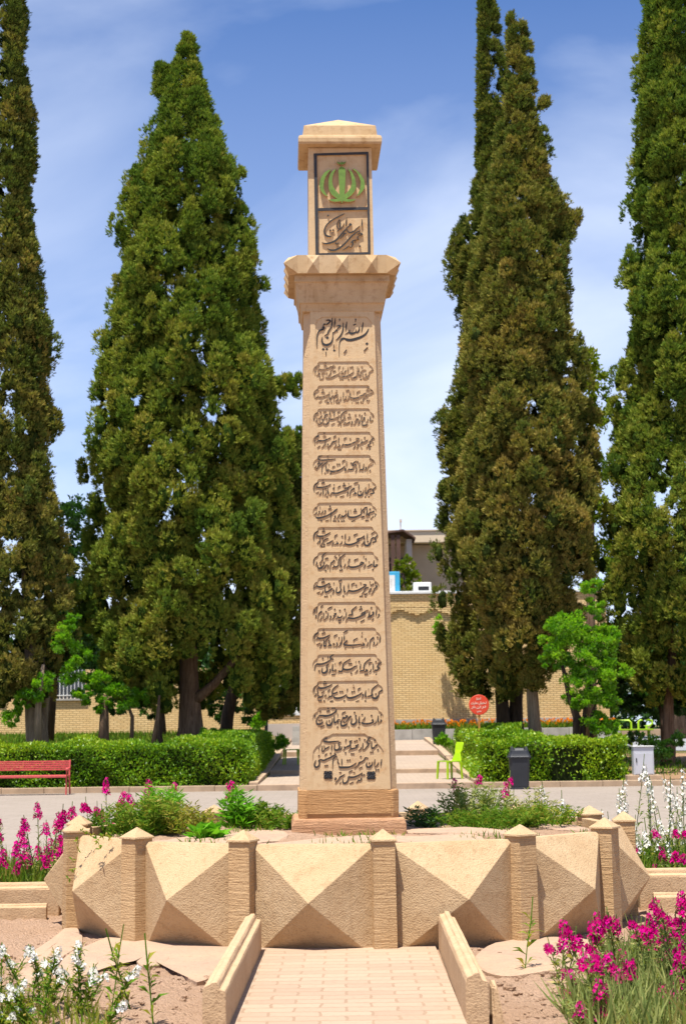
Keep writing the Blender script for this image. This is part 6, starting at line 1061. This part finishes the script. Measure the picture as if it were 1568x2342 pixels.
# lime tube bench far right
d = 52.0; c = P(1445, 1665, d); lbn = empty('tube_bench', (c.x, Yd(d), tz(c.x, Yd(d))), 'lime green tube frame double bench under the right trees', 'bench'); bz = lbn.location.z
lx = lambda u: P(u, 1660, d).x - c.x
lz = lambda v: P(1445, v, d).z - bz
mb = MB()
for pts in ([(lx(1442), 0, -.1), (lx(1442), 0, lz(1652)), (lx(1437), .02, lz(1647)), (lx(1405), .02, lz(1647)), (lx(1398), .02, lz(1650)), (lx(1398), .0, lz(1656)), (lx(1405), -.02, lz(1660)), (lx(1424), -.02, lz(1660))],
            [(lx(1459), 0, -.1), (lx(1459), 0, lz(1650)), (lx(1464), .02, lz(1647)), (lx(1482), .02, lz(1647)), (lx(1490), .02, lz(1649)), (lx(1491), 0, lz(1655)), (lx(1485), -.02, lz(1660)), (lx(1470), -.02, lz(1660))]): mb.tube(pts, .034, 8)
mb.build('back_frame', M_limemetal, lbn, smooth=True)
mb = MB(); mb.box(lx(1392), lx(1489), -.28, .1, lz(1671), lz(1667)); mb.build('seat', M_limemetal, lbn, bevel=.01)
for u in (1401, 1480):
    mb = MB(); mb.tube([(lx(u), -.15, -.1), (lx(u), -.15, lz(1671))], .05, 8); mb.build('leg', M_limemetal, lbn)
for u in (1416, 1477):
    mb = MB(); mb.tube([(lx(u), 0, lz(1667)), (lx(u), 0, lz(1660))], .04, 8); mb.build('backrest_strut', M_limemetal, lbn)
# white garden lamp bollard and dark post at left
c = P(521, 1650, 55); mb = MB(); zb_ = tz(c.x, c.y); h = P(521, 1614, 55).z - zb_
lp = empty('bollard_lamp', (c.x, c.y, zb_), 'white bollard lamp behind the left hedge', 'lamp'); mb.tube([(0, 0, 0), (0, 0, h * .8)], .075, 12); mb.build('post', M_whitep, lp)
mb = MB(); mb.loft([[(r * math.cos(a), r * math.sin(a), z) for a in np.linspace(0, 2 * math.pi, 13)[:-1]] for r, z in ((.075, h * .80), (.045, h * .84), (.045, h * .93), (.09, h * .95), (.03, h))]); mb.build('lamp_head', M_whitep, lp)
c = P(609, 1650, 60); zb_ = tz(c.x, c.y); mb = MB(); mb.tube([(c.x, c.y, zb_ + .25), (c.x, c.y, P(609, 1600, 60).z)], .06, 10); mb.tube([(c.x, c.y, zb_ - .1), (c.x, c.y, zb_ + .25)], .085, 10)
tag(mb.build('metal_post', M_black), 'dark slim metal post by the sunlit bush left of the pillar', 'post')

# ---------------------------------------------------------------- flowers
def spike(L_, n, r, size, lean, rg):
    """florets of a stock raceme: returns quads and tints (floret = 4 petals)"""
    V, T = [], []
    for i in range(n):
        t = (i + .5) / n; a = i * 2.4 + rg.random(); rad = r * (1 - .55 * t) * rg.uniform(.7, 1.15); c = np.array([rad * math.cos(a) + lean[0] * t, rad * math.sin(a) + lean[1] * t, L_ * t]); ax = unit(np.array([math.cos(a), math.sin(a), .55]) + rg.normal(size=3) * .25)
        u = unit(np.cross(ax, np.array([0, 0, 1.]) + rg.normal(size=3) * .2)); v = np.cross(ax, u); s = size * (1.1 - .45 * t) * rg.uniform(.8, 1.2); tt = rg.uniform(.2, .8)
        for k in range(4):
            b = k * math.pi / 2 + rg.random() * .4; d1 = u * math.cos(b) + v * math.sin(b); d2 = u * math.cos(b + 1.57) + v * math.sin(b + 1.57)
            V += [c, c + d1 * s * .6 + d2 * s * .42 + ax * s * .25, c + d1 * s * 1.0 + ax * s * rg.uniform(-.05, .3), c + d1 * s * .6 - d2 * s * .42 + ax * s * .25]; T += [tt + rg.normal() * .08] * 4
    return V, T
def stock_proto(name, kind, seed, h=.55, heads=3, head_len=.14, leaves=60, fr=.045, fs=.022, leafmat_=None, leaf_len=.085, hr=(.72, 1.08)):
    rg = np.random.default_rng(seed); V, T, F, FT_ = [], [], [], []
    def leaf(p, dr, l, w_, t):
        dr = unit(dr); s = unit(np.cross(dr, np.array([0, 0, 1.]) + rg.normal(size=3) * .3)); m = p + dr * l * .5 + np.array([0, 0, .12 * l]); V.extend([p, m + s * w_ / 2, p + dr * l - np.array([0, 0, .10 * l]), m - s * w_ / 2]); T.extend([t] * 4)
    for s_ in range(heads):
        a = rg.random() * 6.28; lean = np.array([math.cos(a), math.sin(a), 0]) * rg.uniform(.05, .16) * (1 if heads > 1 else .4); hh = h * rg.uniform(*hr); b0 = lean * .3
        top = b0 + lean + np.array([0, 0, hh]); mid = b0 + lean * .35 + np.array([0, 0, hh * .5])
        for p, q in ((b0, mid), (mid, top), (top, top + np.array([lean[0] * .2, lean[1] * .2, head_len]))):
            for k in range(2):
                s = np.array([math.cos(k * 1.57 + .4), math.sin(k * 1.57 + .4), 0]) * .0045; V.extend([p - s, p + s, q + s * .8, q - s * .8]); T.extend([.25] * 4)
        nl = leaves // heads
        for i in range(nl):
            t = rg.random() ** .8; p = (b0 * (1 - t) + top * t) if t > .5 else b0 * (1 - 2 * t) + mid * 2 * t; p = b0 + (top - b0) * t; b = rg.random() * 6.28; leaf(p, np.array([math.cos(b), math.sin(b), rg.uniform(.15, .9)]), leaf_len * rg.uniform(.6, 1.3) * (1.1 - .4 * t), leaf_len * .17 * rg.uniform(.7, 1.4), rg.uniform(.05, .75) if rg.random() > .1 else .98)
        # slim upright seed pods below the blossom
        for i in range(5):
            t = rg.uniform(.62, .98); p = b0 + (top - b0) * t; b = rg.random() * 6.28; leaf(p, np.array([math.cos(b) * .5, math.sin(b) * .5, 1]), .07 * rg.uniform(.7, 1.3), .006, .6)
        if kind:
            hl = head_len * rg.uniform(.6, 1.25); nfl = int(rg.uniform(16, 28)); v_, t_ = spike(hl, nfl, fr, fs, (lean[0] * .25, lean[1] * .25), rg); F += [q + top - np.array([0, 0, hl * .25]) for q in v_]; FT_ += t_
    o = quadobj(name, np.array(V), np.array(T), leafmat_ or M_grey)
    if kind: quadobj('blossom', np.array(F), np.array(FT_), {'m': M_mag, 'w': M_white}[kind], o)
    return o
def scatter(protos, spots, label, cat, group, smin=.85, smax=1.15, zf=None):
    for i, (x, y) in enumerate(spots):
        p = protos[i % len(protos)]; k = i // len(protos)
        o = p if k == 0 and 'label' not in p.keys() else copy_tree(p)
        o.location = (x, y, (zf(x, y) if zf else tz(x, y)) - .01); s = random.uniform(smin, smax); o.scale = (s, s, s * random.uniform(.9, 1.1)); o.rotation_euler = (random.uniform(-.09, .09), random.uniform(-.09, .09), random.uniform(0, 6.28)); tag(o, label, cat, group)
def spots_in(n, poly_px, z=0.0, mind=.10, seed=0):
    """random ground spots inside a polygon of (x, y)"""
    rd_ = random.Random(seed); xs_ = [p[0] for p in poly_px]; ys_ = [p[1] for p in poly_px]; outp = []; tries = 0
    while len(outp) < n and tries < 20000:
        tries += 1; x = rd_.uniform(min(xs_), max(xs_)); y = rd_.uniform(min(ys_), max(ys_)); ins = False; j = len(poly_px) - 1
        for i in range(len(poly_px)):
            (xi, yi), (xj, yj) = poly_px[i], poly_px[j]
            if (yi > y) != (yj > y) and x < (xj - xi) * (y - yi) / (yj - yi) + xi: ins = not ins
            j = i
        if ins and all((x - a) ** 2 + (y - b) ** 2 > mind * mind for a, b in outp): outp.append((x, y))
    return outp
# foreground right: magenta stocks
pm = [stock_proto('flower_plant', 'm', 200 + i, h=random.uniform(.26, .44), heads=random.choice((3, 4)), leaves=random.choice((200, 240)), head_len=random.uniform(.06, .10), fr=.033, fs=.0185, hr=(.30, 1.15), leaf_len=.07) for i in range(8)]
pm2 = [stock_proto('flower_plant', 'm', 210 + i, h=.34, heads=2, leaves=70, head_len=.11, fr=.036, fs=.022) for i in range(3)]
poly = [(1.52, -5.6), (1.18, -4.35), (1.45, -3.75), (1.75, -3.2), (2.4, -2.9), (3.0, -2.6), (3.0, -5.6)]
scatter(pm, spots_in(44, [(1.02, -5.7), (1.08, -5.2), (1.38, -4.4), (1.75, -3.8), (2.2, -3.4), (2.9, -3.2), (2.9, -5.7)], mind=.12, seed=1), 'magenta stock plant in the dense bed at the lower right', 'flower', 'magenta stocks in the lower right bed')
scatter(pm2, spots_in(12, [(1.08, -4.5), (1.15, -3.7), (1.6, -3.1), (2.3, -2.8), (1.8, -3.7), (1.4, -4.4)], mind=.16, seed=2), 'short magenta stock plant at the soil edge of the lower right bed', 'flower', 'short magenta stocks edging the lower right bed', .8, 1.05)
# foreground left: white stocks and seedlings
pw = [stock_proto('flower_plant', 'w', 220 + i, h=random.uniform(.18, .32), heads=random.choice((2, 3, 4)), leaves=190, head_len=.045, fr=.024, fs=.015, leaf_len=.065, leafmat_=M_weed, hr=(.45, 1.1)) for i in range(6)]
scatter(pw, spots_in(24, [(-2.3, -5.7), (-2.4, -4.2), (-1.85, -4.35), (-1.38, -4.9), (-1.05, -5.6)], mind=.14, seed=3), 'white stock plant in the bed at the lower left', 'flower', 'white stocks in the lower left bed', .8, 1.1)
ps = [stock_proto('seedling_plant', None, 230 + i, h=.30, heads=1, leaves=26, leaf_len=.10, leafmat_=M_weed) for i in range(3)]
for (u, v, lb_) in ((300, 2290, 'young leafy seedling standing alone in the dry soil left of the path'), (352, 2330, 'thin leaning seedling between the lone seedling and the left kerb'), (255, 2330, 'leafy seedling at the edge of the white flowers'), (1195, 2215, 'narrow leaved seedling at the left edge of the magenta bed')):
    p = PZ(u, v, 0.03); o = ps[0] if 'label' not in ps[0].keys() else copy_tree(ps[0]); o.location = (p.x, p.y, tz(p.x, p.y)); o.rotation_euler = (random.uniform(-.2, .2), random.uniform(-.25, .25), random.uniform(0, 6)); tag(o, lb_, 'seedling')
for q in ps[1:]: bpy.data.objects.remove(q)
# middle left: magenta stocks behind the left kerb
pml = [stock_proto('flower_plant', 'm', 240 + i, h=random.uniform(.50, .84), heads=random.choice((2, 3)), leaves=120, head_len=random.uniform(.09, .14), fr=.040, fs=.025, hr=(.45, 1.08)) for i in range(7)]
scatter(pml, spots_in(60, [(-4.3, .55), (-2.55, .55), (-2.35, 1.4), (-1.6, 2.3), (-1.9, 3.4), (-4.6, 3.4)], mind=.16, seed=4), 'tall magenta stock in the bed left of the planter', 'flower', 'magenta stocks left of the planter', .8, 1.15)
# middle right: white stocks behind, magenta before
pwr = [stock_proto('flower_plant', 'w', 250 + i, h=random.uniform(.55, .85), heads=random.choice((2, 3)), leaves=90, head_len=random.uniform(.12, .22), fr=.030, fs=.018, hr=(.45, 1.08)) for i in range(7)]
scatter(pwr, spots_in(44, [(2.15, 2.2), (2.7, 1.6), (4.6, 1.7), (4.9, 4.0), (1.7, 4.0), (1.5, 3.0)], mind=.2, seed=5), 'tall white stock in the bed right of the planter', 'flower', 'white stocks right of the planter', .85, 1.2)
pmr = [stock_proto('flower_plant', 'm', 260 + i, h=random.uniform(.35, .62), heads=2, leaves=90, head_len=.11, fr=.036, fs=.023, hr=(.5, 1.08)) for i in range(4)]
scatter(pmr, spots_in(18, [(2.5, .5), (4.3, .5), (4.3, 1.5), (2.45, 1.5)], mind=.2, seed=6), 'magenta stock mixed below the white ones right of the planter', 'flower', 'magenta stocks right of the planter', .8, 1.15)
# weeds
def in_bed(x, y): return np.hypot(x, y) > 2.5
grass('bed_weeds', 'yellow green weeds filling the bed left of the planter', 9000, (-5.5, -2.3), (.45, 3.6), lambda x, y: terr(x, y), .34, M_weed, 301, tint0=.42, mask=in_bed, cat='weeds')
grass('bed_weeds', 'green weeds filling the bed right of the planter', 9000, (2.3, 5.6), (.45, 4.2), lambda x, y: terr(x, y), .34, M_weed, 302, tint0=.36, mask=in_bed, cat='weeds')
grass('bed_weeds', 'low grey green weeds under the magenta bed at the lower right', 15000, (1.0, 3.2), (-5.9, -2.7), lambda x, y: terr(x, y), .26, M_grey, 303, tint0=.5, mask=lambda x, y: x > 1.28 + .30 * np.abs(y + 4.5) * (y > -4.5) - .2 * (y < -5.0), cat='weeds')
grass('bed_weeds', 'low dry weeds under the white flowers at the lower left', 3500, (-2.8, -1.1), (-6.0, -4.0), lambda x, y: terr(x, y), .16, M_weed, 304, tint0=.6, mask=lambda x, y: (y < -4.1 - 1.1 * (x + 2.3)), cat='weeds')
# plants growing inside the planter
bz1 = lambda x, y: float(bed_z(np.array([float(x)]), np.array([float(y)]))[0])
def bushy(name, label, x, y, h, r, n, mat, seed, tint0=.45, leaf=.09, cat='plant', w=.2):
    global rng
    rng = np.random.default_rng(seed); k = max(4, int(n / 26)); a = rng.random(k) * 6.28; q = r * np.sqrt(rng.random(k)); b = np.stack([q * np.cos(a) * .6, q * np.sin(a) * .6, 0 * q], 1); hh = h * (1 - .35 * (q / r) ** 2) * rng.uniform(.7, 1.05, k); top = np.stack([q * np.cos(a), q * np.sin(a), hh], 1)
    hh = hh * .70; top[:, 2] = hh
    i = rng.integers(0, k, n); t = rng.random(n) ** .75; p = b[i] + (top[i] - b[i]) * t[:, None]; an = rng.random(n) * 6.28; D = np.stack([np.cos(an), np.sin(an), rng.uniform(.0, .9, n)], 1); ln = leaf * rng.uniform(.6, 1.3, n) * (1.15 - .45 * t)
    sp = np.concatenate([b, b]); o = leafobj(name, p, D, ln, ln * w * rng.uniform(.8, 1.4, n), tint0 + .16 * rng.normal(size=n) + .12 * t, mat); o.location = (x, y, bz1(x, y) - .01)
    ph = np.repeat(np.arange(k), 1); d_ = unit(top - b); leafobj('stems', b, d_, np.linalg.norm(top - b, axis=1) * 1.02, .010, .2 * np.ones(k), M_weed, o)
    return tag(o, label, cat)
def bed_at(u, v):
    p = PZ(u, v, .64); return p.x, p.y
B = bushy
x, y = bed_at(375, 1880); B('leafy_plant', 'tall bright green feathery plant at the left of the planter', -1.56, .55, .62, .17, 900, M_bright, 311, .55, .12, w=.12)
B('leafy_plant', 'mixed olive green weed clump around the tall feathery plant', -1.62, .15, .50, .36, 2200, M_weed, 312, .34, .075)
B('leafy_plant', 'half dried brownish weed clump left of the tall plant', -1.28, .05, .36, .26, 1100, M_weed, 313, .62, .07)
B('leafy_plant', 'second bright green upright plant between the tall one and the pillar', -.92, .75, .52, .15, 700, M_bright, 314, .40, .11, w=.14)
B('leafy_plant', 'dark green weed clump behind the bright upright plant', -.80, .95, .36, .30, 1300, M_weed, 315, .22, .075)
B('leafy_plant', 'low green clump against the left side of the pillar base', -.52, .62, .26, .24, 1100, M_weed, 316, .30, .06)
B('leafy_plant', 'dark weed clump at the far left inside the planter', -1.95, .45, .40, .22, 800, M_weed, 317, .22, .07)
B('broadleaf_plant', 'low plant with broad pointed light leaves near the planter rim', -1.16, -.62, .17, .20, 70, M_bright, 318, .45, .17, w=.42)
B('leafy_plant', 'plant right of the pillar base with the pillar shade put into dark leaves', .66, .55, .30, .20, 600, M_leafdark, 321, .5, .07)  # shadow of the pillar painted in as dark leaf colour
B('leafy_plant', 'tall seeding grey green clump right of the pillar', 1.12, 1.15, .55, .34, 1700, M_grey, 322, .42, .07)
B('leafy_plant', 'wide low carpet of small green leaves right of the pillar', 1.20, .35, .26, .52, 3600, M_weed, 323, .25, .05)
B('leafy_plant', 'green grassy clump behind the right rim of the planter', 1.62, .30, .30, .32, 1600, M_weed, 324, .38, .06)
B('leafy_plant', 'tall thin seeding stems at the right back of the planter', 1.62, 1.0, .52, .24, 700, M_grey, 325, .6, .06)
pmb = stock_proto('flower_plant', 'm', 330, h=.34, heads=2, leaves=50, head_len=.12, fr=.036, fs=.022)
for (x, y, lb_) in ((-1.0, 1.35, 'magenta stock behind the bright plants inside the planter'), (-1.62, 1.0, 'magenta stock behind the tall feathery plant'), (1.05, 1.55, 'magenta stock rising behind the seeding clump right of the pillar'), (1.38, 1.35, 'dark magenta stock inside the planter at right')):
    o = pmb if 'label' not in pmb.keys() else copy_tree(pmb); o.location = (x, y, bz1(x, y)); o.rotation_euler.z = random.uniform(0, 6); tag(o, lb_, 'flower')
grass('planter_grass', 'short patchy grass inside the planter', 5200, (-2.05, 2.05), (-2.0, 2.0), bed_z, .075, M_weed, 331, tint0=.30, mask=lambda x, y: (np.hypot(x, y) < 2.02) & (np.maximum(np.abs(x), np.abs(y)) > .47) & (np.sin(x * 6.1 + 1) + np.sin(y * 7.3 + x * 2) > .35))
# trailing weed over the left panel
mb = MB(); q0 = radial(-55, 2.16); vs_ = []
global_rng = np.random.default_rng(340); tr = []
for k in range(2):
    a = -51 - k * 7; p = radial(a, 2.22); pts = [np.array([p.x, p.y, .70])]
    for i in range(7): pts.append(pts[-1] + np.array([-.012 + global_rng.normal() * .02, -.010 + global_rng.normal() * .012, (.02 if i < 2 else -.045 * (.5 + k % 2))]))
    tr += pts
tr = np.array(tr); rng = np.random.default_rng(341); ii = np.repeat(np.arange(len(tr)), 6); tag(leafobj('trailing_vine', tr[ii], rv(len(ii)), .035, .014, .5 + .2 * rng.normal(size=len(ii)), M_weed), 'thin trailing weed hanging over the left rim of the planter', 'weed')
